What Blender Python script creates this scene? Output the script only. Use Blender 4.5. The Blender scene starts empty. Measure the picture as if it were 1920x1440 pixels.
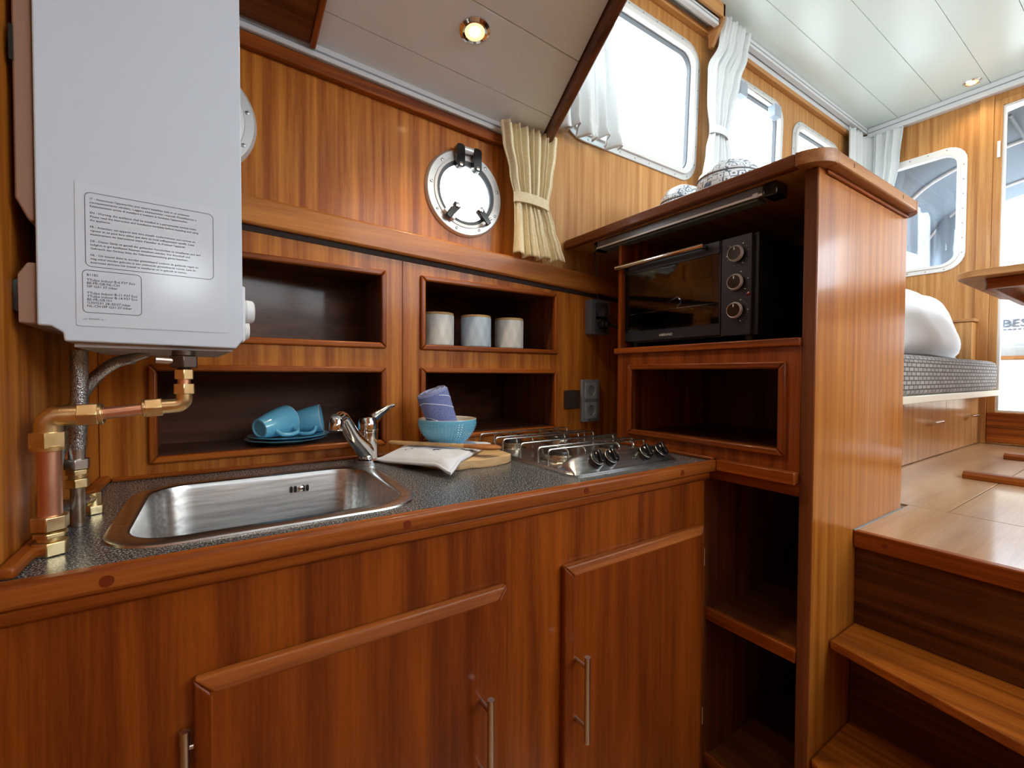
import bpy, math, random
from mathutils import Vector, Matrix
from mathutils.geometry import tessellate_polygon
random.seed(7)
scene = bpy.context.scene
COL = scene.collection

# ---------------------------------------------------------------- camera
F_PX, YAW, PITCH, ROLL = 837.0, math.radians(33.45), math.radians(1.24), math.radians(-0.26)
CAM = Vector((0, -1.205, 1.123))
def cam_axes():
    cy, sy = math.cos(YAW), math.sin(YAW)
    r, f, d = Vector((cy, -sy, 0)), Vector((sy, cy, 0)), Vector((0, 0, -1))
    f2 = f*math.cos(PITCH) + d*math.sin(PITCH); d2 = d*math.cos(PITCH) - f*math.sin(PITCH)
    r2 = r*math.cos(ROLL) + d2*math.sin(ROLL); d3 = d2*math.cos(ROLL) - r*math.sin(ROLL)
    return r2, d3, f2
cr, cd, cf = cam_axes()
cam = bpy.data.cameras.new('camera'); camo = bpy.data.objects.new('camera', cam); COL.objects.link(camo)
cam.sensor_width = 36; cam.lens = F_PX/1920*36; cam.clip_start = 0.02
camo.matrix_world = Matrix(((cr.x, -cd.x, -cf.x, CAM.x), (cr.y, -cd.y, -cf.y, CAM.y), (cr.z, -cd.z, -cf.z, CAM.z), (0, 0, 0, 1)))
scene.camera = camo

# ---------------------------------------------------------------- world, light, exposure
scene.view_settings.view_transform = 'Standard'; scene.view_settings.look = 'None'
scene.view_settings.gamma = 1; scene.view_settings.use_curve_mapping = False
scene.view_settings.exposure = 0.27
WORLD_STRENGTH = 8.8
w = bpy.data.worlds.new('overcast'); scene.world = w; w.use_nodes = True
nt = w.node_tree; nt.nodes.clear()
wo = nt.nodes.new('ShaderNodeOutputWorld'); bg = nt.nodes.new('ShaderNodeBackground')
tc = nt.nodes.new('ShaderNodeTexCoord'); sx = nt.nodes.new('ShaderNodeSeparateXYZ'); rp = nt.nodes.new('ShaderNodeValToRGB')
mr = nt.nodes.new('ShaderNodeMapRange'); mr.inputs[1].default_value = -1; mr.inputs[2].default_value = 1
nt.links.new(tc.outputs['Generated'], sx.inputs[0]); nt.links.new(sx.outputs[2], mr.inputs[0]); nt.links.new(mr.outputs[0], rp.inputs[0])
rp.color_ramp.elements[0].position = .44; rp.color_ramp.elements[0].color = (.36, .39, .40, 1)
rp.color_ramp.elements[1].position = .52; rp.color_ramp.elements[1].color = (.86, .945, 1, 1)
nt.links.new(rp.outputs[0], bg.inputs[0]); bg.inputs[1].default_value = WORLD_STRENGTH
nt.links.new(bg.outputs[0], wo.inputs[0])

# ---------------------------------------------------------------- materials
def lin(r, g, b):
    return tuple(((c/255)/12.92 if c/255 <= .04045 else ((c/255+.055)/1.055)**2.4) for c in (r, g, b)) + (1,)
def mat(name, color=(.8, .8, .8, 1), rough=.5, metal=0, coat=0, spec=.5, **kw):
    m = bpy.data.materials.new(name); m.use_nodes = True
    b = m.node_tree.nodes['Principled BSDF']
    b.inputs['Base Color'].default_value = color; b.inputs['Roughness'].default_value = rough
    b.inputs['Metallic'].default_value = metal; b.inputs['Coat Weight'].default_value = coat
    b.inputs['Coat Roughness'].default_value = .12; b.inputs['Specular IOR Level'].default_value = spec
    for k, v in kw.items(): b.inputs[k.replace('_', ' ')].default_value = v
    return m
def nodes(m): return m.node_tree.nodes, m.node_tree.links, m.node_tree.nodes['Principled BSDF']
def pos_map(m, scale, coord='Position'):
    N, L, b = nodes(m)
    if coord == 'Position':
        g = N.new('ShaderNodeNewGeometry'); out = g.outputs['Position']
    else:
        g = N.new('ShaderNodeTexCoord'); out = g.outputs[coord]
    mp = N.new('ShaderNodeMapping'); mp.inputs['Scale'].default_value = scale
    L.new(out, mp.inputs['Vector']); return mp.outputs[0]
def wood(name, axis, dark, light, ribbon=42, rough=.42, coat=.14, contrast=1.0, pore=.30, fig=0.0):
    """ribbon-grained varnished veneer, grain running along axis"""
    m = mat(name, rough=rough, coat=coat, spec=.24); N, L, b = nodes(m)
    def sc(across, along):
        s = [across]*3; s['xyz'.index(axis)] = along; return s
    n1 = N.new('ShaderNodeTexNoise'); n1.inputs['Scale'].default_value = 1; n1.inputs['Detail'].default_value = 2; n1.inputs['Distortion'].default_value = .25
    L.new(pos_map(m, sc(ribbon, 1.1)), n1.inputs['Vector'])
    n2 = N.new('ShaderNodeTexNoise'); n2.inputs['Scale'].default_value = 1; n2.inputs['Detail'].default_value = 3
    L.new(pos_map(m, sc(190, 7)), n2.inputs['Vector'])
    n3 = N.new('ShaderNodeTexNoise'); n3.inputs['Scale'].default_value = 1; n3.inputs['Detail'].default_value = 2
    L.new(pos_map(m, sc(900, 45)), n3.inputs['Vector'])
    def math_(op, a, v):
        q = N.new('ShaderNodeMath'); q.operation = op; L.new(a, q.inputs[0])
        if isinstance(v, float): q.inputs[1].default_value = v
        else: L.new(v, q.inputs[1])
        return q.outputs[0]
    s = math_('ADD', math_('MULTIPLY', n1.outputs[0], .62*contrast), math_('MULTIPLY', n2.outputs[0], .24))
    s = math_('ADD', s, math_('MULTIPLY', n3.outputs[0], pore*.45))
    r = N.new('ShaderNodeValToRGB'); e = r.color_ramp.elements
    e[0].position = .38; e[0].color = dark + (1,); e[1].position = .68; e[1].color = light + (1,)
    L.new(s, r.inputs[0]); L.new(r.outputs[0], b.inputs['Base Color'])
    return m
MD, ML = (.13, .023, .002), (.41, .106, .010)          # mahogany, dark and light
HD, HL = (.36, .150, .038), (.60, .33, .115)            # honey veneer of the wheelhouse
WZ = wood('mahogany_vertical', 'z', MD, ML)
WX = wood('mahogany_along_x', 'x', MD, ML)
WY = wood('mahogany_along_y', 'y', MD, ML)
PZ = wood('panel_mahogany_vertical', 'z', (.25, .058, .004), (.61, .225, .030), ribbon=40)  # same mahogany as the cabinet fronts, brighter light worked into its tone
TX = wood('light_mahogany_rail', 'x', (.27, .082, .012), (.55, .205, .042), ribbon=18)
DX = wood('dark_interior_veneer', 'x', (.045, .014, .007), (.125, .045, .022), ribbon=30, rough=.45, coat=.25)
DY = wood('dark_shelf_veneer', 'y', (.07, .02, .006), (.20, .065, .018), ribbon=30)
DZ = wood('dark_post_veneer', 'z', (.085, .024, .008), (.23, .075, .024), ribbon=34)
HZ = wood('honey_vertical', 'z', HD, HL, ribbon=40)
HX = wood('honey_along_x', 'x', HD, HL, ribbon=30)
HY = wood('honey_along_y', 'y', (.30, .125, .04), (.52, .27, .10), ribbon=30)
SZ = wood('satin_side_veneer', 'z', (.31, .090, .010), (.54, .210, .033), ribbon=50, rough=.30, coat=.7)
SY = wood('stair_veneer', 'y', (.18, .043, .004), (.47, .140, .014), ribbon=50, rough=.5, coat=.1)
FX = wood('floor_veneer', 'x', (.36, .185, .085), (.60, .365, .185), ribbon=9, rough=.30, coat=.6, contrast=1.1)
BEECH = wood('pale_beech', 'x', (.52, .30, .12), (.70, .47, .22), rough=.55, coat=0)
SPOONW = wood('cherry_spoon', 'x', (.30, .11, .03), (.5, .22, .07), rough=.5, coat=.1)
BOARDW = wood('olive_board', 'x', (.50, .29, .12), (.78, .55, .30), ribbon=22, rough=.55, coat=.05)
PLUG = mat('wood_plug', lin(110, 42, 16), .35, coat=.5)
def noisy(name, c1, c2, scale, rough, lo=.4, hi=.6, detail=2, metal=0, coat=0, bump=0):
    m = mat(name, rough=rough, metal=metal, coat=coat); N, L, b = nodes(m)
    n = N.new('ShaderNodeTexNoise'); n.inputs['Scale'].default_value = 1; n.inputs['Detail'].default_value = detail
    L.new(pos_map(m, scale if isinstance(scale, (list, tuple)) else [scale]*3), n.inputs['Vector'])
    r = N.new('ShaderNodeValToRGB'); e = r.color_ramp.elements
    e[0].position = lo; e[0].color = c1; e[1].position = hi; e[1].color = c2
    L.new(n.outputs[0], r.inputs[0]); L.new(r.outputs[0], b.inputs['Base Color'])
    if bump:
        bp = N.new('ShaderNodeBump'); bp.inputs['Strength'].default_value = bump; bp.inputs['Distance'].default_value = .002
        L.new(n.outputs[0], bp.inputs['Height']); L.new(bp.outputs[0], b.inputs['Normal'])
    return m
LAM = noisy('speckled_laminate', (.040, .044, .049, 1), (.46, .47, .48, 1), 430, .27, .52, .70, 1)
STEEL = noisy('brushed_steel', (.50, .50, .49, 1), (.64, .64, .63, 1), [8, 160, 160], .27, metal=1)
HOBST = noisy('hob_steel', (.46, .47, .48, 1), (.60, .61, .62, 1), [6, 200, 200], .30, metal=1)
CHROME = mat('chrome', (.78, .79, .80, 1), .06, 1)
NICKEL = mat('satin_nickel', (.60, .57, .53, 1), .28, 1)
BRASS = noisy('brass', (.78, .60, .29, 1), (.87, .71, .40, 1), 60, .30, metal=1)
COPPER = noisy('copper', (.78, .40, .26, 1), (.88, .52, .36, 1), [40, 40, 12], .36, metal=1)
DKBRASS = mat('tarnished_bronze', (.10, .075, .06, 1), .35, .8)
OLDPIPE = noisy('tarnished_pipe', (.26, .19, .13, 1), (.42, .36, .29, 1), 50, .35, metal=.9)
ALU = mat('pale_aluminium', (.60, .62, .62, 1), .38, .35)
ALUW = mat('white_aluminium', (.70, .71, .70, 1), .35, .1)
ENAMEL = mat('white_enamel', lin(206, 223, 238), .22, coat=.35)
PLASTW = mat('white_plastic', lin(222, 227, 232), .35)
BROWNP = mat('brown_back_plate', lin(150, 116, 98), .5)
BLACK = mat('black_enamel', (.012, .013, .016, 1), .3)
BLACKG = mat('black_gloss_plastic', (.010, .010, .011, 1), .12, coat=.4)
OVENF = mat('oven_front_black', (.018, .020, .030, 1), .34)
DARKH = mat('dark_grey_hole', (.006, .006, .006, 1), .8)
SOCKG = mat('grey_socket_plastic', lin(136, 150, 166), .32)
SOCKL = mat('pale_socket_face', lin(152, 166, 180), .28)
SWITCH = mat('brown_switch_plastic', lin(58, 46, 42), .4)
CEILW = noisy('cream_ceiling_panel', lin(228, 243, 250), lin(233, 247, 253), 300, .42)
CEILS = mat('mint_white_ceiling', lin(212, 228, 226), .30, coat=.2)
SEAM = mat('dark_seam', lin(140, 134, 128), .8)
SEAMS = mat('pale_seam', lin(176, 186, 186), .8)
GROOVE = mat('track_groove_grey', lin(140, 150, 158), .6)
RAILW = mat('white_track', lin(214, 220, 224), .32)
SCREW = mat('screw_steel', (.36, .35, .34, 1), .35, 1)
BLUE = mat('blue_glaze', lin(108, 182, 214), .12, coat=.5)
BLUED = mat('blue_mug_bottom', lin(110, 165, 190), .5)
MUGRIM = mat('pale_mug_rim', lin(190, 195, 195), .4)
CREAMG = mat('cream_glaze', lin(226, 220, 204), .2)
INK = mat('ink_print', lin(84, 88, 98), .6)
INKW = mat('white_print', lin(215, 218, 222), .5)
REDL = mat('red_lamp_lens', lin(96, 14, 16), .15)
LABEL = mat('label_film', lin(210, 226, 240), .16, coat=.4)
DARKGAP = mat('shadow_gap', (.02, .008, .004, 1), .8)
GREYPIPING = mat('screen_grey', lin(80, 86, 92), .6)

def fabric(name, c1, c2, scale=500, rough=.9, trans=0, bump=.25):
    m = noisy(name, c1, c2, scale, rough, .35, .65, 3, bump=bump)
    if trans:
        N, L, b = nodes(m); t = N.new('ShaderNodeBsdfTranslucent'); t.inputs[0].default_value = c2
        mx = N.new('ShaderNodeMixShader'); mx.inputs[0].default_value = trans
        out = N['Material Output']; L.new(b.outputs[0], mx.inputs[1]); L.new(t.outputs[0], mx.inputs[2]); L.new(mx.outputs[0], out.inputs[0])
    return m
CREAMC = fabric('cream_crinkled_curtain', lin(236, 222, 180), lin(248, 238, 206), 160, trans=.2, bump=.5)
WHITEC = fabric('white_voile_curtain', lin(214, 221, 223), lin(226, 232, 233), 300, trans=.06)
LINEN = fabric('pale_grey_linen', lin(208, 214, 226), lin(222, 227, 238), 700)
COTTON = fabric('white_cotton', lin(224, 228, 234), lin(236, 239, 243), 400, bump=.1)
CANVAS = fabric('grey_tent_canvas', lin(112, 126, 140), lin(122, 136, 150), 200, trans=.12)
BENCHG = fabric('grey_bench_vinyl', lin(168, 176, 182), lin(180, 186, 190), 100)

def glass(name, tint=(1, 1, 1, 1), refl=.06):
    m = bpy.data.materials.new(name); m.use_nodes = True; N = m.node_tree.nodes; L = m.node_tree.links; N.clear()
    o = N.new('ShaderNodeOutputMaterial'); t = N.new('ShaderNodeBsdfTransparent'); g = N.new('ShaderNodeBsdfGlossy'); x = N.new('ShaderNodeMixShader')
    t.inputs[0].default_value = tint; g.inputs['Roughness'].default_value = .02; x.inputs[0].default_value = refl
    L.new(t.outputs[0], x.inputs[1]); L.new(g.outputs[0], x.inputs[2]); L.new(x.outputs[0], o.inputs[0]); return m
GLASS = glass('window_glass')
OVENGL = glass('smoked_oven_glass', (.62, .61, .63, 1), .06)
VINYL = glass('clear_vinyl', (.86, .92, 1, 1), .05)

def emit(name, col, s):
    m = bpy.data.materials.new(name); m.use_nodes = True; N = m.node_tree.nodes; L = m.node_tree.links; N.clear()
    o = N.new('ShaderNodeOutputMaterial'); e = N.new('ShaderNodeEmission'); e.inputs[0].default_value = col; e.inputs[1].default_value = s
    L.new(e.outputs[0], o.inputs[0]); return m
BULB = emit('warm_bulb', (1, .74, .42, 1), 30)
LENS = emit('warm_lens', (1, .66, .30, 1), 1.6)
BULBS = emit('small_bulb', (1, .80, .52, 1), 5)

def canister_mat(name, c1, c2):
    """matt ceramic with a faint printed harlequin"""
    m = mat(name, rough=.45); N, L, b = nodes(m)
    tcn = N.new('ShaderNodeTexCoord'); sep = N.new('ShaderNodeSeparateXYZ'); L.new(tcn.outputs['Object'], sep.inputs[0])
    at = N.new('ShaderNodeMath'); at.operation = 'ARCTAN2'; L.new(sep.outputs[1], at.inputs[0]); L.new(sep.outputs[0], at.inputs[1])
    def M(op, a, v):
        q = N.new('ShaderNodeMath'); q.operation = op
        for i, x in enumerate((a, v)):
            if isinstance(x, (int, float)): q.inputs[i].default_value = x
            else: L.new(x, q.inputs[i])
        return q.outputs[0]
    u = M('MULTIPLY', at.outputs[0], 1.6); v = M('MULTIPLY', sep.outputs[2], 11)
    a = M('FRACT', M('ADD', u, v), 0); c = M('FRACT', M('SUBTRACT', u, v), 0)
    s = M('ADD', M('GREATER_THAN', a, .5), M('GREATER_THAN', c, .5))
    f = M('MULTIPLY', s, .5)
    mx = N.new('ShaderNodeMix'); mx.data_type = 'RGBA'; mx.inputs[6].default_value = c1; mx.inputs[7].default_value = c2
    L.new(f, mx.inputs[0]); L.new(mx.outputs[2], b.inputs['Base Color']); return m
CANW = canister_mat('off_white_canister', lin(206, 210, 206), lin(222, 225, 220))
CANB = canister_mat('pale_blue_canister', lin(176, 198, 216), lin(194, 213, 228))

def jar_mat():
    m = mat('patterned_jar', rough=.3, coat=.3); N, L, b = nodes(m)
    v = N.new('ShaderNodeTexVoronoi'); v.feature = 'F1'; v.distance = 'CHEBYCHEV'; v.inputs['Scale'].default_value = 62; v.inputs['Randomness'].default_value = .25
    L.new(pos_map(m, [1, 1, 1]), v.inputs['Vector'])
    wv = N.new('ShaderNodeMath'); wv.operation = 'MULTIPLY'; wv.inputs[1].default_value = 15; L.new(v.outputs['Distance'], wv.inputs[0])
    sn = N.new('ShaderNodeMath'); sn.operation = 'SINE'; L.new(wv.outputs[0], sn.inputs[0])
    r = N.new('ShaderNodeValToRGB'); r.color_ramp.elements[0].position = .35; r.color_ramp.elements[0].color = lin(225, 230, 234); r.color_ramp.elements[1].position = .6; r.color_ramp.elements[1].color = lin(92, 112, 132)
    L.new(sn.outputs[0], r.inputs[0]); L.new(r.outputs[0], b.inputs['Base Color']); return m
JAR = jar_mat()

def checker_mat():
    m = mat('woven_grey_blanket', rough=.9); N, L, b = nodes(m)
    br = N.new('ShaderNodeTexBrick'); br.inputs['Color1'].default_value = lin(146, 142, 140); br.inputs['Color2'].default_value = lin(168, 164, 162); br.inputs['Mortar'].default_value = lin(84, 80, 78)
    br.inputs['Scale'].default_value = 1; br.inputs['Brick Width'].default_value = 1; br.inputs['Row Height'].default_value = .6; br.inputs['Mortar Size'].default_value = .09
    g = N.new('ShaderNodeNewGeometry'); sp = N.new('ShaderNodeSeparateXYZ'); L.new(g.outputs['Position'], sp.inputs[0])
    ad = N.new('ShaderNodeMath'); ad.operation = 'ADD'; L.new(sp.outputs[1], ad.inputs[0]); L.new(sp.outputs[2], ad.inputs[1])
    cb = N.new('ShaderNodeCombineXYZ'); L.new(sp.outputs[0], cb.inputs[0]); L.new(ad.outputs[0], cb.inputs[1])
    mp = N.new('ShaderNodeMapping'); mp.inputs['Scale'].default_value = (20, 36, 1); L.new(cb.outputs[0], mp.inputs['Vector'])
    L.new(mp.outputs[0], br.inputs['Vector']); L.new(br.outputs[0], b.inputs['Base Color']); return m
WOVEN = checker_mat()

def braid_mat():
    m = mat('braided_steel', rough=.3, metal=.9); N, L, b = nodes(m)
    v = N.new('ShaderNodeTexVoronoi'); v.inputs['Scale'].default_value = 1; L.new(pos_map(m, [600, 600, 420]), v.inputs['Vector'])
    r = N.new('ShaderNodeValToRGB'); r.color_ramp.elements[0].color = (.75, .75, .74, 1); r.color_ramp.elements[1].color = (.22, .22, .22, 1); r.color_ramp.elements[1].position = .9
    L.new(v.outputs['Distance'], r.inputs[0]); L.new(r.outputs[0], b.inputs['Base Color'])
    bp = N.new('ShaderNodeBump'); bp.inputs['Strength'].default_value = .6; bp.inputs['Distance'].default_value = .001; bp.invert = True
    L.new(v.outputs['Distance'], bp.inputs['Height']); L.new(bp.outputs[0], b.inputs['Normal']); return m
BRAID = braid_mat()

def towel_mat():
    m = fabric('blue_towel', lin(98, 112, 168), lin(132, 146, 196), 420); return m
TOWEL = towel_mat()
FACADE = mat('pale_facade', lin(196, 202, 208), .8)
PANEW = mat('facade_window', lin(112, 132, 152), .3)

# ---------------------------------------------------------------- mesh helpers
BASE = {}
def setp(o, label=None, cat=None, group=None, kind=None):
    if label: o['label'] = label
    if cat: o['category'] = cat
    if group: o['group'] = group
    if kind: o['kind'] = kind
    return o
def thing(name, label, cat, base, group=None, rotz=0, kind=None):
    e = bpy.data.objects.new(name, None); COL.objects.link(e); e.location = base; e.rotation_euler = (0, 0, rotz)
    e.empty_display_size = .05; BASE[e.name] = Vector(base)
    return setp(e, label, cat, group, kind)
def rr(x0, x1, y0, y1, r, n=6, skew=0):
    pts = []
    for cx, cy, a in ((x1-r, y1-r, 0), (x0+r, y1-r, 90), (x0+r, y0+r, 180), (x1-r, y0+r, 270)):
        for i in range(n+1):
            t = math.radians(a + 90*i/n); pts.append((cx + r*math.cos(t), cy + r*math.sin(t)))
    if skew: pts = [(x + skew*(y-y0), y) for x, y in pts]
    return pts
def rect(x0, x1, y0, y1): return [(x1, y1), (x0, y1), (x0, y0), (x1, y0)]
def circ(cx, cy, r, n=32): return [(cx + r*math.cos(2*math.pi*i/n), cy + r*math.sin(2*math.pi*i/n)) for i in range(n)]
XY = lambda u, v, w: (u, v, w)
XZ = lambda u, v, w: (u, w, v)      # u=x v=z w=y
YZ = lambda u, v, w: (w, u, v)      # u=y v=z w=x
class MB:
    def __init__(s): s.v = []; s.f = []
    def add(s, vs, fs):
        k = len(s.v); s.v += [tuple(p) for p in vs]; s.f += [tuple(i+k for i in f) for f in fs]; return s
    def box(s, x0, x1, y0, y1, z0, z1):
        return s.add([(x0, y0, z0), (x1, y0, z0), (x1, y1, z0), (x0, y1, z0), (x0, y0, z1), (x1, y0, z1), (x1, y1, z1), (x0, y1, z1)],
                     [(0, 3, 2, 1), (4, 5, 6, 7), (0, 1, 5, 4), (1, 2, 6, 5), (2, 3, 7, 6), (3, 0, 4, 7)])
    def prism(s, loops, mp, w0, w1):
        """extruded 2D outline (first loop) with holes (others)"""
        if not isinstance(loops[0][0], (tuple, list)): loops = [loops]
        flat = [p for l in loops for p in l]; n = len(flat)
        tri = tessellate_polygon([[Vector((p[0], p[1], 0)) for p in l] for l in loops])
        vs = [mp(p[0], p[1], w0) for p in flat] + [mp(p[0], p[1], w1) for p in flat]
        fs = [tuple(t) for t in tri] + [tuple(i+n for i in reversed(t)) for t in tri]
        k = 0
        for l in loops:
            m = len(l)
            for i in range(m):
                a, b = k+i, k+(i+1) % m; fs.append((a, b, b+n, a+n))
            k += m
        return s.add(vs, fs)
    def rings(s, rings, cap0=True, cap1=True):
        n = len(rings[0]); vs = [p for r in rings for p in r]; fs = []
        for j in range(len(rings)-1):
            for i in range(n): fs.append((j*n+i, j*n+(i+1) % n, (j+1)*n+(i+1) % n, (j+1)*n+i))
        if cap0: fs.append(tuple(reversed(range(n))))
        if cap1: fs.append(tuple(range((len(rings)-1)*n, len(rings)*n)))
        return s.add(vs, fs)
    def cyl(s, p0, p1, r0, r1=None, n=20):
        return s.tube([p0, p1], [r0, r0 if r1 is None else r1], n)
    def tube(s, path, r, n=12, cap=True):
        P = [Vector(p) for p in path]
        R = [r]*len(P) if isinstance(r, (int, float)) else r
        t0 = (P[1]-P[0]).normalized(); up = Vector((0, 0, 1)) if abs(t0.z) < .9 else Vector((1, 0, 0))
        nrm = t0.cross(up).normalized(); rg = []
        for i, p in enumerate(P):
            t = ((P[min(i+1, len(P)-1)] - P[max(i-1, 0)])).normalized()
            nrm = (nrm - t*nrm.dot(t)).normalized(); bn = t.cross(nrm)
            rg.append([p + (nrm*math.cos(2*math.pi*k/n) + bn*math.sin(2*math.pi*k/n))*R[i] for k in range(n)])
        return s.rings(rg, cap, cap)
    def lathe(s, prof, c, n=32, axis=None, cap0=True, cap1=True):
        """profile of (radius, height); axis a Vector (default z)"""
        ax = Vector(axis or (0, 0, 1)).normalized(); a = ax.orthogonal().normalized() if axis else Vector((1, 0, 0)); b = ax.cross(a); c = Vector(c)
        return s.rings([[c + ax*h + (a*math.cos(2*math.pi*k/n) + b*math.sin(2*math.pi*k/n))*max(r, 1e-5) for k in range(n)] for r, h in prof], cap0, cap1)
    def grid(s, fn, nu, nv):
        vs = [fn(i/nu, j/nv) for j in range(nv+1) for i in range(nu+1)]
        fs = [(j*(nu+1)+i, j*(nu+1)+i+1, (j+1)*(nu+1)+i+1, (j+1)*(nu+1)+i) for j in range(nv) for i in range(nu)]
        return s.add(vs, fs)
    def hexnut(s, p0, p1, r): return s.cyl(p0, p1, r, n=6)
    def to(s, name, m, parent=None, bevel=0, seg=2, solid=0, sub=0, angle=38, **props):
        b = Vector(BASE[parent.name]) if parent else Vector((0, 0, 0))
        if parent is None:
            lo = Vector([min(p[i] for p in s.v) for i in range(3)]); hi = Vector([max(p[i] for p in s.v) for i in range(3)])
            b = Vector(((lo.x+hi.x)/2, (lo.y+hi.y)/2, lo.z))
        me = bpy.data.meshes.new(name); me.from_pydata([(p[0]-b.x, p[1]-b.y, p[2]-b.z) for p in s.v], [], s.f); me.update()
        import bmesh
        bm = bmesh.new(); bm.from_mesh(me); bmesh.ops.recalc_face_normals(bm, faces=bm.faces); bm.to_mesh(me); bm.free()
        for p in me.polygons: p.use_smooth = True
        me.set_sharp_from_angle(angle=math.radians(angle))
        me.materials.append(m)
        o = bpy.data.objects.new(name, me); COL.objects.link(o)
        if parent: o.parent = parent
        else: o.location = b
        BASE[o.name] = b
        if solid: q = o.modifiers.new('solid', 'SOLIDIFY'); q.thickness = solid; q.offset = 0
        if bevel: q = o.modifiers.new('bevel', 'BEVEL'); q.width = bevel; q.segments = seg; q.limit_method = 'ANGLE'; q.angle_limit = math.radians(40)
        if sub: q = o.modifiers.new('sub', 'SUBSURF'); q.levels = sub; q.render_levels = sub
        return setp(o, **props)
def bx(name, m, parent, x0, x1, y0, y1, z0, z1, bevel=.0015, **k): return MB().box(x0, x1, y0, y1, z0, z1).to(name, m, parent, bevel=bevel, **k)
def struct(o): o['kind'] = 'structure'; return o
def arc(c, a, b, r, t0, t1, n=8):
    """points on an arc round c in the plane of unit vectors a, b"""
    c, a, b = Vector(c), Vector(a), Vector(b)
    return [c + (a*math.cos(t0+(t1-t0)*i/n) + b*math.sin(t0+(t1-t0)*i/n))*r for i in range(n+1)]
def bez(pts, n=10):
    """smooth curve through points (Catmull-Rom)"""
    P = [Vector(p) for p in pts]; P = [P[0]*2-P[1]] + P + [P[-1]*2-P[-2]]; out = []
    for i in range(1, len(P)-2):
        for k in range(n):
            t = k/n; a, b, c, d = P[i-1], P[i], P[i+1], P[i+2]
            out.append(.5*((2*b) + (c-a)*t + (2*a-5*b+4*c-d)*t*t + (3*b-a-3*c+d)*t**3))
    out.append(P[-2]); return out
def mitre(u0, u1, v0, v1, wd, mp, w0, w1, m_h, m_v, parent, bevel=.003, name='moulding'):
    """four mitred strips round an opening u0..u1 / v0..v1 (outer size)"""
    for q, mm in (([(u0, v1), (u1, v1), (u1-wd, v1-wd), (u0+wd, v1-wd)], m_h), ([(u0, v0), (u1, v0), (u1-wd, v0+wd), (u0+wd, v0+wd)], m_h),
                  ([(u0, v0), (u0, v1), (u0+wd, v1-wd), (u0+wd, v0+wd)], m_v), ([(u1, v0), (u1, v1), (u1-wd, v1-wd), (u1-wd, v0+wd)], m_v)):
        MB().prism(q, mp, w0, w1).to(name, mm, parent, bevel=bevel)
def text(body, size, origin, ux, uy, m, parent, name='lettering', align='LEFT', spacing=1.0, shear=0, off=0, ext=0):
    c = bpy.data.curves.new('t', 'FONT'); c.body = body; c.size = size; c.align_x = align; c.resolution_u = 2; c.space_character = spacing; c.shear = shear; c.offset = off; c.extrude = ext
    o = bpy.data.objects.new('t', c); COL.objects.link(o); bpy.context.view_layer.update()
    me = bpy.data.meshes.new_from_object(o.evaluated_get(bpy.context.evaluated_depsgraph_get()))
    bpy.data.objects.remove(o); bpy.data.curves.remove(c)
    ux, uy, o3 = Vector(ux).normalized(), Vector(uy).normalized(), Vector(origin); b = BASE[parent.name]; nz = ux.cross(uy)
    for v in me.vertices: v.co = o3 + ux*v.co.x + uy*v.co.y + nz*v.co.z - b
    me.materials.clear(); me.materials.append(m); me.name = name
    r = bpy.data.objects.new(name, me); COL.objects.link(r); r.parent = parent; BASE[r.name] = b
    return r
def screws(pts, normal, parent, r=.004, name='screw_heads', m=SCREW):
    s = MB(); nrm = Vector(normal)
    for p in pts: s.lathe([(r, -.001), (r, .0006), (r*.6, .0014)], p, 10, nrm)
    return s.to(name, m, parent)

# ================================================================ THE SETTING
WL, YW, YP, XA = -.20, .05, -2.75, 3.65        # forward bulkhead x, starboard side y, port side y, aft bulkhead x
FLO, SAL = .03, .742                           # galley floor, wheelhouse floor
YM = -1.35
def gz(x, y):                                  # galley deckhead height
    return 1.955 - .045*x + .17*((.05-y) if y > YM else (y-(2*YM-.05)))
def xb(y): return .925 + .319*((y if y > YM else 2*YM-y) - .02)      # edge beam line

# floors
struct(MB().box(WL, 1.34, YP, .42, -.02, FLO).to('floor', FX, None))
sf = struct(MB().prism([(XA, .05), (1.645, .05), (1.645, -.758), (1.336, -.758), (1.336, YP), (XA, YP)], XY, SAL-.045, SAL-.006).to('floor', SEAM, None))
for x0, x1, y0, y1 in ((1.3255, 1.7035, -2.7, -.757), (1.7065, XA, -.8405, .04), (1.7065, XA, -1.70, -.8435), (1.7065, XA, -2.7, -1.703)):
    bx('floor_panel', FX, sf, x0, x1, y0, y1, SAL-.006, SAL, bevel=.0008)
bx('caulk_line', GROOVE, sf, 1.310, 1.640, -.7600, -.7568, SAL, SAL+.002, bevel=0)
bx('nosing', WY, sf, 1.308, 1.326, -2.7, -.757, .701, SAL, bevel=.003)
MB().lathe([(.006, 0), (.006, .0008)], (1.308, -.82, .722), 14, (-1, 0, 0)).to('wood_plug', PLUG, sf)

# unseen hull panels added to stop light leaking in around the lockers
struct(MB().box(WL-.03, 1.65, .42, .45, -.02, 1.47).to('wall_leak_stop', DX, None))
struct(MB().box(WL-.03, 1.65, .082, .42, 1.465, 1.48).to('wall_leak_stop', DX, None))
struct(MB().box(1.63, 1.65, .03, .42, .0, 1.465).to('wall_leak_stop', DX, None))
struct(MB().box(1.34, XA, YP, .42, -.02, .0).to('wall_leak_stop', DX, None))
struct(MB().box(1.65, XA, .09, .12, .0, .72).to('wall_leak_stop', DX, None))
struct(MB().box(XA, XA+.03, YP, .12, -.02, .64).to('wall_leak_stop', DX, None))
# forward bulkhead
struct(MB().box(WL-.03, WL, YP, .42, FLO, 2.25).to('wall_left', PZ, None))

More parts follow.
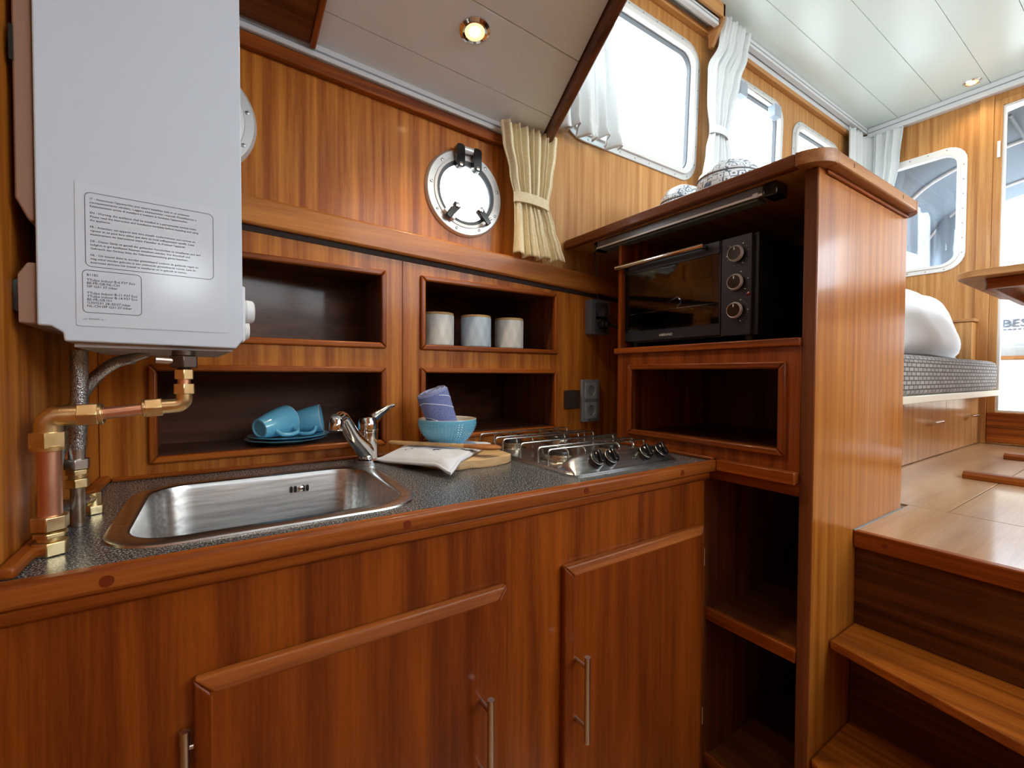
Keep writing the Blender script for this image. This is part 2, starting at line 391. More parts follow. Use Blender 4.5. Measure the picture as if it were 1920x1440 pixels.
# ship's side beside the galley: veneered panel with two porthole openings
PH = [(.647, 1.682, .132), (-.047, 1.712, .132)]
hole = lambda c: circ(c[0], c[1], .112, 40)
wb = struct(MB().prism([rect(WL, .949, 1.40, 2.0), hole(PH[0]), hole(PH[1])], XZ, YW, YW+.03).to('wall_back', PZ, None))
# wheelhouse side with window openings
W1 = dict(x0=1.03, x1=1.815, z0=1.985, z1=2.605, skew=.05)
W2 = dict(x0=1.995, x1=2.575, z0=1.995, z1=2.60, skew=.05)
W3 = dict(x0=2.685, x1=3.30, z0=2.02, z1=2.575, skew=.05)
def wloop(W, g, r=.10): return rr(W['x0']+g, W['x1']-g, W['z0']+g, W['z1']-g, r-g*.8, 6, W['skew'])
struct(MB().prism([[(XA, 2.80), (.951, 2.80), (.951, 1.40), (1.625, 1.40), (1.625, .70), (XA, .70)]] + [wloop(W, .03) for W in (W1, W2, W3)], XZ, YW, YW+.03).to('wall_right', HZ, None))
# aft bulkhead with window and companion door openings
AW = (-.475, -.02, 1.75, 2.485)
DR = (-1.36, -.60, SAL, 2.66)
struct(MB().prism([rect(YP, YW+.03, SAL-.1, 2.80), rr(AW[0]+.03, AW[1]-.03, AW[2]+.03, AW[3]-.03, .08), [(DR[1], DR[3]), (DR[0], DR[3]), (DR[0], DR[2]+.002), (DR[1], DR[2]+.002)], rr(-2.45, -1.65, 1.75, 2.485, .08)],
                  YZ, XA, XA+.03).to('wall_aft', HZ, None))
# port side, mostly behind the camera, with its own windows
struct(MB().prism([rect(WL, XA, FLO, 2.80)] + [rr(a, b, 1.72, 2.66, .1) for a, b in ((.90, 1.88), (1.96, 2.74), (2.82, 3.58))] + [circ(.12, 1.66, .125, 24), circ(.62, 1.66, .125, 24)],
                  XZ, YP-.03, YP).to('wall_port', HZ, None))

# galley deckhead: backing with separate planks
def slab(x0f, x1f, y0, y1, lo, hi):
    m = MB(); q = [(x0f(y0), y0), (x1f(y0), y0), (x1f(y1), y1), (x0f(y1), y1)]
    vs = [(x, y, gz(x, y)+lo) for x, y in q] + [(x, y, gz(x, y)+hi) for x, y in q]
    return m.add(vs, [(0, 1, 2, 3), (7, 6, 5, 4), (0, 4, 5, 1), (1, 5, 6, 2), (2, 6, 7, 3), (3, 7, 4, 0)])
cg = MB()
for a, b in ((.05, YM), (YM, YP)):
    s2 = slab(lambda y: WL, lambda y: xb(y), a, b, .008, .03); cg.add(s2.v, s2.f)
cg = struct(cg.to('ceiling', SEAM, None))
ys = [.05, -.079] + [-.275-.196*i for i in range(6)] 
ys = [y for y in ys if y > YM] + [YM] + [-1.55-.2*i for i in range(6)] + [YP]
for a, b in zip(ys[:-1], ys[1:]):
    slab(lambda y: WL, lambda y: xb(y)-.004, a-.0012, b+.0012, 0, .008).to('ceiling_plank', CEILW, cg, bevel=.0012)
# beam along the deck edge and the wheelhouse front above it
for a, b in ((.05, YM), (YM, YP)):
    s2 = slab(lambda y: xb(y), lambda y: xb(y)+.030, a, b, -.026, .05).to('trim_1', wood('beam_mahogany', 'y', (.07, .02, .008), (.20, .07, .03)), None, bevel=.006); struct(s2)
    fm = MB(); q = [(xb(a)-.03, a), (xb(a)+.02, a), (xb(b)+.02, b), (xb(b)-.03, b)]
    vs = [(x, y, gz(x, y)+.045) for x, y in q] + [(x, y, 2.24) for x, y in q]
    fm.add(vs, [(0, 1, 2, 3), (7, 6, 5, 4), (0, 4, 5, 1), (1, 5, 6, 2), (2, 6, 7, 3), (3, 7, 4, 0)])
    struct(fm.to('wall_front', HY, None))
    fm = MB(); vs = [(x, y, 2.68) for x, y in q] + [(x, y, 2.80) for x, y in q]
    fm.add(vs, [(0, 1, 2, 3), (7, 6, 5, 4), (0, 4, 5, 1), (1, 5, 6, 2), (2, 6, 7, 3), (3, 7, 4, 0)])
    struct(fm.to('wall_front', HY, None))
# wheelhouse deckhead
ws = MB().prism([(.30, .08), (XA+.03, .08), (XA+.03, YP), (.30, YP)], XY, 2.768, 2.79)
ws = struct(ws.to('ceiling', SEAMS, None))
ys = [.05, -.16] + [-.364-.2015*i for i in range(12)] + [YP]
for a, b in zip(ys[:-1], ys[1:]):
    bx('ceiling_plank', CEILS, ws, .30, XA, min(a, b)+.0007, max(a, b)-.0007, 2.758, 2.768, bevel=.0012)

# mouldings of the setting: ledge, strips and curtain tracks
def sloped_strip(x0, x1, y0, y1, za, zb, h, name, m, bevel=.003, slope=-.0445):
    f = lambda x, z: z + slope*x
    q = MB().add([(x0, y0, f(x0, za)), (x1, y0, f(x1, za)), (x1, y1, f(x1, za)), (x0, y1, f(x0, za)), (x0, y0, f(x0, zb)), (x1, y0, f(x1, zb)), (x1, y1, f(x1, zb)), (x0, y1, f(x0, zb))],
                 [(0, 3, 2, 1), (4, 5, 6, 7), (0, 1, 5, 4), (1, 2, 6, 5), (2, 3, 7, 6), (3, 0, 4, 7)])
    return struct(q.to(name, m, None, bevel=bevel))
sloped_strip(WL, 1.60, -.014, .049, 1.469, 1.535, 0, 'trim_2', TX, .006)
sloped_strip(WL, 1.60, -.002, .04, 1.455, 1.469, 0, 'ledge_shade_strip', DARKGAP, 0)  # dark strip stands in for the shade under the ledge
sloped_strip(WL, .93, .028, .049, 1.897, 1.928, 0, 'trim_4', WX, .003)
def track(name, x0, x1, y0, zt, slope, label=None):
    r = struct(sloped_strip(x0, x1, y0, y0+.028, zt-.036, zt, 0, name, RAILW, .003, slope))
    g = MB().add(*[([(x0, y0-.0015, zt-.024+slope*x0), (x1, y0-.0015, zt-.024+slope*x1), (x1, y0-.0015, zt-.020+slope*x1), (x0, y0-.0015, zt-.020+slope*x0),
                     (x0, y0+.001, zt-.024+slope*x0), (x1, y0+.001, zt-.024+slope*x1), (x1, y0+.001, zt-.020+slope*x1), (x0, y0+.001, zt-.020+slope*x0)],
                    [(0, 1, 2, 3), (7, 6, 5, 4), (0, 4, 5, 1), (1, 5, 6, 2), (2, 6, 7, 3), (3, 7, 4, 0)])][0])
    g.to('track_groove', GROOVE, r); return r
track('trim_5', WL, .92, .020, 1.966, -.0445)
struct(MB().box(.96, 3.62, .022, .049, 2.668, 2.690).to('trim_6', HX, None, bevel=.003))
struct(MB().box(.96, 3.62, .030, .049, 2.690, 2.757).to('trim_7', RAILW, None, bevel=.002))
track('trim_8', 1.89, 3.60, -.004, 2.757, 0)
# track along the aft bulkhead
aft = struct(MB().box(XA-.045, XA-.001, YP, .0, 2.695, 2.757).to('trim_9', RAILW, None, bevel=.004))
MB().box(XA-.047, XA-.044, YP, .0, 2.722, 2.728).to('track_groove', GROOVE, aft)
# pelmet over the nearest side window
pel = thing('curtain_pelmet', 'wood-edged white pelmet box with curtain track above the largest side window', 'pelmet', (1.45, 0, 2.6))
bx('fascia', HX, pel, .96, 1.885, -.048, -.034, 2.700, 2.757, bevel=.003)
bx('curtain_track', RAILW, pel, .96, 1.866, -.030, -.006, 2.672, 2.700, bevel=.003)
bx('track_groove', GROOVE, pel, .96, 1.866, -.0312, -.029, 2.684, 2.688, bevel=0)
MB().prism([(-.048, 2.757), (.029, 2.757), (.029, 2.69), (.022, 2.60), (.005, 2.60), (-.048, 2.690)], YZ, 1.868, 1.886).to('end_cap', HY, pel, bevel=.002)
bx('white_back', CEILS, pel, .96, 1.866, .0, .020, 2.70, 2.757, bevel=0)

# window and porthole furniture
def side_window(n, W, seal=True):
    f = struct(MB().prism([wloop(W, 0), wloop(W, .036)], XZ, YW-.007, YW).to('window_%d' % n, ALU, None, bevel=.003))
    MB().prism([wloop(W, .024), wloop(W, .046)], XZ, YW-.016, YW+.028).to('inner_lip', ALUW, f, bevel=.003)
    MB().prism([wloop(W, .044), wloop(W, .052)], XZ, YW+.008, YW+.026).to('rubber_seal', GREYPIPING, f)
    MB().prism([wloop(W, .05)], XZ, YW+.015, YW+.020).to('pane', GLASS, f)
    lp = wloop(W, .012); pts = []
    acc = 0
    for a, b in zip(lp, lp[1:]+lp[:1]):
        d = math.dist(a, b); 
        while acc < d: pts.append((a[0]+(b[0]-a[0])*acc/d, YW-.0072, a[1]+(b[1]-a[1])*acc/d)); acc += .085
        acc -= d
    screws(pts, (0, -1, 0), f)
    return f
side_window(1, W1); w2 = side_window(2, W2); side_window(3, W3)
# sliding-pane catches of the second window
for x in (2.13, 2.455):
    bx('catch', SOCKL, w2, x-.032, x+.032, YW-.050, YW-.012, 2.475, 2.535, bevel=.004)
# aft window
f4 = struct(MB().prism([rr(*AW, .10), rr(AW[0]+.036, AW[1]-.036, AW[2]+.036, AW[3]-.036, .075)], YZ, XA-.008, XA).to('window_4', ALUW, None, bevel=.003))
MB().prism([rr(AW[0]+.026, AW[1]-.026, AW[2]+.026, AW[3]-.026, .08), rr(AW[0]+.044, AW[1]-.044, AW[2]+.044, AW[3]-.044, .07)], YZ, XA-.014, XA+.03).to('inner_lip', ALUW, f4, bevel=.003)
MB().prism([rr(AW[0]+.043, AW[1]-.043, AW[2]+.043, AW[3]-.043, .07)], YZ, XA+.012, XA+.017).to('pane', GLASS, f4)
screws([(XA-.0082, AW[0]+.015, AW[2]+.1+.085*i) for i in range(7)] + [(XA-.0082, AW[0]+.09+.085*i, AW[2]+.015) for i in range(4)] + [(XA-.0082, AW[0]+.09+.085*i, AW[3]-.015) for i in range(4)], (-1, 0, 0), f4)
# wooden posts beside the companion door, door itself
struct(MB().box(XA-.016, XA, -.578, -.520, SAL, 2.70).to('trim_10', HZ, None, bevel=.002))
d1 = struct(MB().prism([rect(DR[0], DR[1]+.022, DR[2]+.004, DR[3]), rect(DR[0]+.09, DR[1]-.012, .925, 2.625)], YZ, XA-.012, XA+.03).to('door_1', HZ, None, bevel=.003))
MB().prism([rect(DR[0]+.08, DR[1]-.006, .92, 2.63), rect(DR[0]+.10, DR[1]-.024, .935, 2.612)], YZ, XA-.004, XA+.022).to('pane_gasket', ALUW, d1, bevel=.002)
MB().prism([rect(DR[0]+.085, DR[1]-.008, .92, 2.63)], YZ, XA+.010, XA+.015).to('pane', GLASS, d1)
bx('bottom_rail', WY, d1, XA-.018, XA-.010, DR[0]+.02, DR[1]+.02, .755, .845, bevel=.003)
bx('bottom_rail', WY, d1, XA-.018, XA-.010, DR[0]+.02, DR[1]+.02, .848, .920, bevel=.003)
bx('hinge', ALUW, d1, XA-.022, XA-.010, DR[1]-.006, DR[1]+.006, 2.34, 2.43, bevel=.002)
# porthole furniture
def porthole(n, c, catches=True):
    cx, cz, r = c
    f = struct(MB().lathe([(r, 0), (r, .004), (r-.006, .012), (r-.025, .013), (r-.028, .008), (r-.028, -.03), (r-.030, -.03), (r-.030, 0)], (cx, YW, cz), 56, (0, -1, 0), False, False).to('window_%d' % n, ALU, None))
    MB().lathe([(r-.026, .010), (r-.026, .016), (r-.034, .017), (r-.036, -.012), (r-.026, -.012)], (cx, YW, cz), 56, (0, -1, 0), False, False).to('opening_ring', ALUW, f)
    MB().lathe([(r-.033, .012), (r-.033, .016), (r-.045, .013), (r-.046, .006)], (cx, YW, cz), 56, (0, -1, 0), False, False).to('rubber_seal', GREYPIPING, f)
    MB().prism(circ(cx, cz, r-.035, 48), XZ, YW-.010, YW-.005).to('pane', GLASS, f)
    screws([(cx+(r-.017)*math.cos(a), YW-.0132, cz+(r-.017)*math.sin(a)) for a in [2*math.pi*(i+.35)/9 for i in range(9)]], (0, -1, 0), f, .0045)
    if catches:
        for dx in (-.028, .030):
            h = MB().prism(rr(cx+dx-.014, cx+dx+.014, cz+r-.066, cz+r+.004, .010, 4), XZ, YW-.034, YW-.016).to('hinge_arm', BLACKG, f, bevel=.004)
            MB().lathe([(.006, 0), (.006, .002), (.003, .003)], (cx+dx, YW-.034, cz+r-.057), 14, (0, -1, 0)).to('bolt', CHROME, h)
        MB().cyl((cx-.034, YW-.024, cz+r-.006), (cx+.038, YW-.024, cz+r-.006), .010, n=16).to('hinge_barrel', ALU, f)
        for a in (math.radians(232), math.radians(310)):
            dr = Vector((math.cos(a), 0, math.sin(a))); c0 = Vector((cx, YW-.026, cz)); tn = Vector((-dr.z, 0, dr.x))
            p = [c0+dr*(r-.074)+tn*.013, c0+dr*(r-.074)-tn*.013, c0+dr*(r-.018)-tn*.009, c0+dr*(r-.018)+tn*.009]
            k = MB().add([q+Vector((0, .008, 0)) for q in p]+[q-Vector((0, .008, 0)) for q in p], [(0, 1, 2, 3), (7, 6, 5, 4), (0, 4, 5, 1), (1, 5, 6, 2), (2, 6, 7, 3), (3, 7, 4, 0)]).to('catch', BLACKG, f, bevel=.003)
            MB().lathe([(.0075, 0), (.0075, .003), (.004, .004)], c0+dr*(r-.068)+Vector((0, -.008, 0)), 14, (0, -1, 0)).to('bolt', CHROME, k)
            MB().cyl(c0+dr*(r-.030)+tn*.020, c0+dr*(r-.030)-tn*.020, .006, n=12).to('catch_bracket', ALU, f)
    return f
porthole(5, PH[0]); porthole(6, PH[1], False)
# dark wooden deckhead panel above the heater
pn = thing('overhead_panel', 'dark mahogany panel screwed under the deckhead above the boiler', 'panel', (0, -.3, 1.95))
slab(lambda y: WL+.001, lambda y: .198, .012, -.75, -.014, -.001).to('board', wood('overhead_mahogany', 'x', (.075, .02, .005), (.22, .07, .02)), pn, bevel=.002)
slab(lambda y: .198, lambda y: .212, .014, -.75, -.022, -.001).to('edge_strip', WY, pn, bevel=.004)

# recessed ceiling spots; two of them are added lamps out of view
def spot(name, label, p, nrm, r, bulb, power, warm=(1, .78, .5)):
    t = thing(name, label, 'ceiling lamp', p, 'recessed ceiling spots'); nrm = Vector(nrm).normalized(); p = Vector(p)
    MB().lathe([(r, 0), (r, .004), (r*.80, .008), (r*.66, .006), (r*.60, -.004), (r*.60, -.012)], p, 40, nrm, False, False).to('bezel', CHROME, t)
    MB().lathe([(r*.66, .001), (r*.60, .003), (r*.45, .0042), (.0001, .0045)], p, 32, nrm, True, True).to('lens', LENS, t)
    MB().lathe([(r*.38, .0044), (r*.34, .0065), (.0001, .0075)], p, 24, nrm, True, True).to('bulb', bulb, t)
    l = bpy.data.lights.new('spot_light', 'SPOT'); l.energy = power; l.color = warm; l.spot_size = math.radians(125); l.spot_blend = .8; l.shadow_soft_size = .03
    lo = bpy.data.objects.new('spot_light', l); COL.objects.link(lo); lo.parent = t; lo.location = nrm*.012
    lo.rotation_euler = nrm.to_track_quat('-Z', 'Y').to_euler()
    return t
gn = Vector((-.045, -.17, -1))
sp = lambda x, y: (x, y, gz(x, y))
spot('ceiling_spot', 'chrome recessed spotlight glowing warm in the low galley ceiling', sp(.540, -.213), gn, .038, BULB, 16)
spot('ceiling_spot', 'added galley spotlight, out of view, above the boiler side', sp(.02, -.95), gn, .038, BULB, 10, (1, .90, .78))  # unseen lamp, added to brighten the galley
spot('ceiling_spot', 'added galley spotlight, out of view, over the aisle', sp(.30, -1.28), gn, .038, BULB, 10, (1, .90, .78))  # second added lamp, out of view, lifting the galley light
spot('ceiling_spot', 'small recessed spotlight in the high ceiling by the aft bulkhead', (3.51, -.512, 2.758), (0, 0, -1), .039, BULBS, 6)

# ================================================================ GALLEY FURNITURE
# shelf cabinets in the ship's side: face panel with two openings, mouldings, dark compartments
def yback(x): return .075 + .29*max(x, .02)
def shelf_cabinet(x0, x1, ox0, ox1, label):
    t = thing('shelf_cabinet', label, 'cabinet', ((x0+x1)/2, 0, .9), 'open shelf cabinets behind the worktop')
    holes = [rect(ox0+.010, ox1-.010, a+.010, b-.010) for a, b in ((.930, 1.141), (1.192, 1.402))]
    MB().prism([rect(x0, x1, .86, 1.462)] + holes, XZ, 0, .014).to('face_panel', PZ, t, bevel=.0008)
    for a, b in ((.930, 1.141), (1.192, 1.402)):
        mitre(ox0, ox1, a, b, .015, XZ, -.010, .006, TX if False else WX, WZ, t, .004)
        # compartment
        l, r, lo, hi = ox0+.004, ox1-.004, a+.0155, b-.006
        yb = (lambda x: max(yback(x), .20)) if a < 1 else yback
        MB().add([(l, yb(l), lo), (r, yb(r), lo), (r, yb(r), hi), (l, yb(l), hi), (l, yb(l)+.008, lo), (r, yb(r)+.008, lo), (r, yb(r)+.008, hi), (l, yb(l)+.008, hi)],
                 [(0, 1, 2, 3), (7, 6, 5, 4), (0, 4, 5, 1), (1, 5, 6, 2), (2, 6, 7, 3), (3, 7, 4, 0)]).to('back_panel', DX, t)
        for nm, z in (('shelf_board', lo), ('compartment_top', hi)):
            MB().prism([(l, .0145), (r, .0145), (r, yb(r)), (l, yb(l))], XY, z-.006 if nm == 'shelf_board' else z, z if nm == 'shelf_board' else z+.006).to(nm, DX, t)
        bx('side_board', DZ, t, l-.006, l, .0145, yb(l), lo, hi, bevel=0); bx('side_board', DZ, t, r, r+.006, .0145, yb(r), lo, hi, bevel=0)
    return t
shelf_cabinet(WL+.001, .4305, -.121, .384, 'mahogany panel with two open shelves holding the blue mugs, beside the boiler')
shelf_cabinet(.4315, 1.60, .482, .981, 'mahogany panel with two open shelves holding the pale canisters, behind the hob')

# worktop with sink and hob, wooden edge strips
SK = (-.131, .306, -.487, -.100)
wt = thing('worktop', 'dark speckled laminate worktop with wooden front edge', 'worktop', (.45, -.27, .87))
MB().prism([rect(WL+.001, 1.60, -.517, -.001)[0:0] or [(1.60, -.001), (WL+.001, -.001), (WL+.001, -.517), (1.088, -.517), (1.088, -.183), (1.60, -.183)], rr(SK[0]+.02, SK[1]-.02, SK[2]+.02, SK[3]-.02, .065)], XY, .872, .900).to('laminate_top', LAM, wt, bevel=.0006)
bx('front_edge', wood('edge_mahogany', 'x', (.17, .038, .005), (.46, .135, .022)), wt, WL+.001, 1.088, -.541, -.517, .875, .9025, bevel=.006, seg=3)
bx('lower_edge', WX, wt, WL+.001, 1.060, -.531, -.517, .855, .875, bevel=.004)
for x in (-.105, .245, .62, .93):
    MB().lathe([(.0065, 0), (.0065, .0008)], (x, -.541, .889), 16, (0, -1, 0)).to('wood_plug', PLUG, wt)
bx('wall_strip', WX, wt, WL+.02, 1.09, -.013, -.001, .900, .909, bevel=.003)
bx('wall_strip', WY, wt, WL+.001, WL+.018, -.515, -.001, .900, .914, bevel=.004)
bx('wall_strip', WY, wt, 1.076, 1.089, -.528, -.185, .900, .909, bevel=.003)
# base cabinet
bc = thing('base_cabinet', 'mahogany base cabinet with two doors under the worktop', 'cabinet', (.42, -.3, FLO))
CABF = wood('cabinet_front_mahogany', 'z', (.12, .021, .002), (.33, .078, .006), ribbon=26)  # same mahogany as the wall panels, dimmer light worked into its tone
bx('front_panel', CABF, bc, WL+.001, 1.045, -.525, -.507, FLO+.001, .870, bevel=.001)
bx('end_panel', DZ, bc, 1.045, 1.60, -.507, -.495, FLO+.001, .870, bevel=.0005)
DOORW = wood('door_mahogany', 'z', (.115, .019, .002), (.29, .064, .005), ribbon=24)
EDGEX = wood('door_edge', 'x', (.21, .052, .006), (.48, .150, .028))
for x0, x1, hx, hz, lab in ((-.028, .431, .374, .584, 'door under the sink'), (.566, 1.024, .590, .580, 'door under the hob')):
    z0, z1 = .10, .745
    d = bx('door', DOORW, bc, x0+.018, x1-.018, -.546, -.5255, z0+.018, z1-.018, bevel=0, label=lab)
    for q, mm in (([(x0, z1), (x1, z1), (x1-.022, z1-.022), (x0+.022, z1-.022)], EDGEX), ([(x0, z0), (x1, z0), (x1-.022, z0+.022), (x0+.022, z0+.022)], EDGEX),
                  ([(x0, z0), (x0, z1), (x0+.022, z1-.022), (x0+.022, z0+.022)], DOORW), ([(x1, z0), (x1, z1), (x1-.022, z1-.022), (x1-.022, z0+.022)], DOORW)):
        vs = [(u, -.5255, v) for u, v in q] + [(u, -.541, v) for u, v in q[:2]] + [(u, -.5475, v) for u, v in q[2:]]
        MB().add(vs, [(0, 1, 2, 3), (7, 6, 5, 4), (0, 4, 5, 1), (1, 5, 6, 2), (2, 6, 7, 3), (3, 7, 4, 0)]).to('edge_moulding', mm, d, bevel=.004, seg=3)
    h = MB().cyl((hx, -.580, hz), (hx, -.580, hz-.168), .0060, n=20)
    for z in (hz-.022, hz-.140): h.cyl((hx, -.546, z), (hx, -.580, z), .0042, n=14)
    h.to('bar_handle', NICKEL, d, label='satin nickel bar handle')
    for z in (.66, .25):
        k = MB(); xx = x0-.009 if hx > (x0+x1)/2 else x1+.009
        k.cyl((xx, -.534, z-.022), (xx, -.534, z+.022), .0055 if hx > .3 and x0 < 0 else .003, n=14)
        k.cyl((xx, -.534, z), (xx+(.012 if x0 < 0 else -.012), -.534, z), .003, n=10)
        k.to('hinge', NICKEL, d)

# oven cabinet
oc = thing('oven_cabinet', 'tall mahogany cabinet with oven niche, open cubby and shelves, light side face', 'cabinet', (1.36, -.45, FLO))
CF = wood('oven_cabinet_face', 'z', (.15, .028, .003), (.37, .098, .012), ribbon=34)
MB().prism([rect(-.728, -.182, .901, 1.190), rect(-.686, -.242, .949, 1.143)], YZ, 1.090, 1.104).to('face_panel', CF, oc, bevel=.001)
mitre(-.698, -.229, .937, 1.155, .016, YZ, 1.080, 1.097, WY, WZ, oc, .004)
bx('shelf_lip', WY, oc, 1.079, 1.105, -.728, -.172, 1.190, 1.2085, bevel=.003)
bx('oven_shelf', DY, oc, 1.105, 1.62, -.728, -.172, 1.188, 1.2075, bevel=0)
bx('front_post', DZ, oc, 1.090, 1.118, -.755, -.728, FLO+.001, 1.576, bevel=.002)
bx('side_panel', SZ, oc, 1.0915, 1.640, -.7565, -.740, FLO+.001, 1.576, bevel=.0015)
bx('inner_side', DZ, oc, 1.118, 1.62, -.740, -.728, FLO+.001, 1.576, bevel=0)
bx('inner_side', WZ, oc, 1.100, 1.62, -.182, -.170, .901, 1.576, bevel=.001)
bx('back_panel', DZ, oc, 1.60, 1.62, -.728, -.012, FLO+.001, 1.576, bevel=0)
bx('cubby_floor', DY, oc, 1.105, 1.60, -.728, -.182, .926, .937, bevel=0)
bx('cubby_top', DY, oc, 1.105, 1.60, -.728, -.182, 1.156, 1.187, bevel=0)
bx('worktop_strip', WY, oc, 1.066, 1.0895, -.7275, -.542, .878, .9065, bevel=.003)
bx('filler_rail', WY, oc, 1.0905, 1.104, -.728, -.508, .850, .900, bevel=.001)
for z in (.503, .107):
    bx('low_shelf', DY, oc, 1.098, 1.60, -.728, -.508, z-.028, z-.010, bevel=0)
    bx('shelf_edge', WY, oc, 1.084, 1.098, -.728, -.496 if z > .3 else -.484, z-.032, z, bevel=.002)
# top board with edge strips and rounded corners
TOPX = wood('top_edge_front', 'y', (.13, .034, .009), (.34, .115, .034))
TOPS = wood('top_edge_side', 'x', (.26, .10, .03), (.50, .24, .085))
def top_loop(g, r=.055): return [(1.05+g, .045), (1.67-g, .045)] + [(1.67-g-r+r*math.cos(t), -.785+g+r+r*math.sin(t)) for t in [-math.pi/2*i/6 for i in range(7)]] + [(1.05+g+r-r*math.sin(t), -.785+g+r-r*math.cos(t)) for t in [math.pi/2*i/6 for i in range(7)]]
MB().prism(top_loop(.026, .03), XY, 1.5775, 1.600).to('top_board', HX, oc)
MB().prism([(1.05, .045), (1.076, .045), (1.076, -.725), (1.05, -.725)], XY, 1.5765, 1.606).to('edge_strip', TOPX, oc, bevel=.005, seg=3)
MB().prism([(1.11, -.785), (1.61, -.785), (1.61, -.757), (1.11, -.757)], XY, 1.5765, 1.606).to('edge_strip', TOPS, oc, bevel=.005, seg=3)
def corner(cx, cy, a0, m):
    o = arc((cx, cy, 0), (1, 0, 0), (0, 1, 0), .060, a0, a0+math.pi/2, 8); i = arc((cx, cy, 0), (1, 0, 0), (0, 1, 0), .030, a0, a0+math.pi/2, 8)
    MB().prism([(p.x, p.y) for p in o] + [(p.x, p.y) for p in reversed(i)], XY, 1.5765, 1.606).to('edge_corner', m, oc, bevel=.004)
corner(1.11, -.725, math.pi, TOPS); corner(1.61, -.725, 1.5*math.pi, TOPS)
bx('edge_strip', TOPX, oc, 1.644, 1.670, -.725, .045, 1.5765, 1.606, bevel=.004)
bx('cove_moulding', WX, oc, 1.12, 1.63, -.763, -.757, 1.568, 1.5765, bevel=.002)
for y in (-.19, -.52, -.66):
    MB().lathe([(.0065, 0), (.0065, .0007)], (1.05, y, 1.592), 16, (-1, 0, 0)).to('wood_plug', PLUG, oc)
for x in (1.19, 1.50): bx('slot_plug', DARKH, oc, x, x+.002, -.7856, -.7845, 1.587, 1.597, bevel=0)

# stairs up to the wheelhouse
st = thing('companion_steps', 'mahogany steps leading up from the galley to the wheelhouse floor', 'stairs', (1.2, -1.3, FLO))
bx('riser', wood('riser_veneer', 'y', (.045, .012, .003), (.16, .05, .010), ribbon=50), st, 1.322, 1.335, YP+.01, -.7568, FLO+.001, .700, bevel=0)
MB().prism([(1.321, -.758), (1.183, -.758), (1.058, -1.34), (1.058, -2.0), (1.321, -2.0)], XY, .489, .509).to('tread', SY, st, bevel=.004, seg=3)
MB().prism([(1.321, -.758), (1.100, -.758), (.985, -.93), (.90, -1.34), (.90, -2.0), (1.321, -2.0)], XY, .248, .269).to('tread', SY, st, bevel=.004, seg=3)
bx('lower_riser', wood('riser_veneer_low', 'y', (.04, .011, .003), (.14, .045, .010), ribbon=50), st, 1.300, 1.313, -2.0, -.760, .270, .488, bevel=0)

# sink
sk = thing('sink', 'stainless steel inset sink with rounded corners in the worktop', 'sink', (.09, -.29, .76))
def rloop(g, r, z): return [(x, y, z) for x, y in rr(SK[0]+g, SK[1]-g, SK[2]+g, SK[3]-g, r, 8)]
MB().rings([rloop(0, .085, .9003), rloop(.001, .085, .9030), rloop(.006, .08, .9045), rloop(.016, .072, .9036), rloop(.024, .066, .9046), rloop(.028, .062, .9030), rloop(.031, .060, .893),
            rloop(.037, .058, .80), rloop(.046, .055, .770), rloop(.068, .050, .756), rloop(.14, .02, .753)], False, True).to('basin', STEEL, sk)
for i, dx in enumerate((-.018, -.010, .006, .014)):
    MB().prism(rr(.148+dx, .153+dx, .864, .878, .0024, 3), XZ, -.1405, -.139).to('overflow_slot', DARKH, sk)
MB().lathe([(.006, 0), (.006, .0015), (.003, .003)], (.1505, -.1400, .871), 14, (0, -1, 0)).to('overflow_screw', CHROME, sk)
MB().lathe([(.040, 0), (.040, .003), (.034, .004), (.03, .001), (.001, .001)], (.09, -.29, .753), 32).to('drain', CHROME, sk)

# mixer tap
tp = thing('mixer_tap', 'chrome single-lever mixer tap with angled spout behind the sink', 'tap', (.318, -.062, .9))
bt = Vector((.318, -.062, .9005))
MB().lathe([(.030, 0), (.030, .006), (.0255, .009), (.0245, .05), (.0245, .075), (.0262, .077), (.0262, .081), (.0245, .083), (.024, .10), (.019, .112), (.008, .118), (.0005, .119)], bt, 36).to('body', CHROME, tp)
tip = Vector((.226, -.178, 1.019))
sp0 = bt + Vector((-.010, -.012, .030)); dirv = (tip - sp0)
pth = [sp0, sp0+dirv*.25, sp0+dirv*.55, sp0+dirv*.82+Vector((0, 0, .010)), sp0+dirv*.95+Vector((0, 0, .012)), tip+Vector((-.012, -.015, .004))]
MB().tube(bez(pth, 6), [.022-.0085*min(1, i/22) for i in range(31)], 20).to('spout', CHROME, tp)
MB().lathe([(.0135, 0), (.0145, .003), (.0145, .022), (.012, .028)], tip+Vector((-.013, -.016, -.020)), 24, (.12, .15, 1)).to('aerator', CHROME, tp)
lv = [bt+Vector((.004, .004, .095)), bt+Vector((.018, .008, .110)), bt+Vector((.038, .012, .122)), bt+Vector((.058, .016, .134)), bt+Vector((.073, .02, .139))]
MB().tube(bez(lv, 6), [.020-.0145*min(1, i/20) for i in range(25)], 16).to('lever', CHROME, tp)

# gas hob
hb = thing('gas_hob', 'stainless four-burner gas hob with wire grates set in the worktop', 'hob', (.82, -.24, .9))
HX0, HX1, HY0, HY1 = .640, 1.000, -.478, -.014
MB().rings([[(x, y, z) for x, y in rr(HX0+g, HX1-g, HY0+g, HY1-g, .028, 6)] for g, z in ((0, .9003), (0, .904), (.005, .9085), (.014, .9085), (.022, .905), (.05, .9045))], False, True).to('base_plate', HOBST, hb)
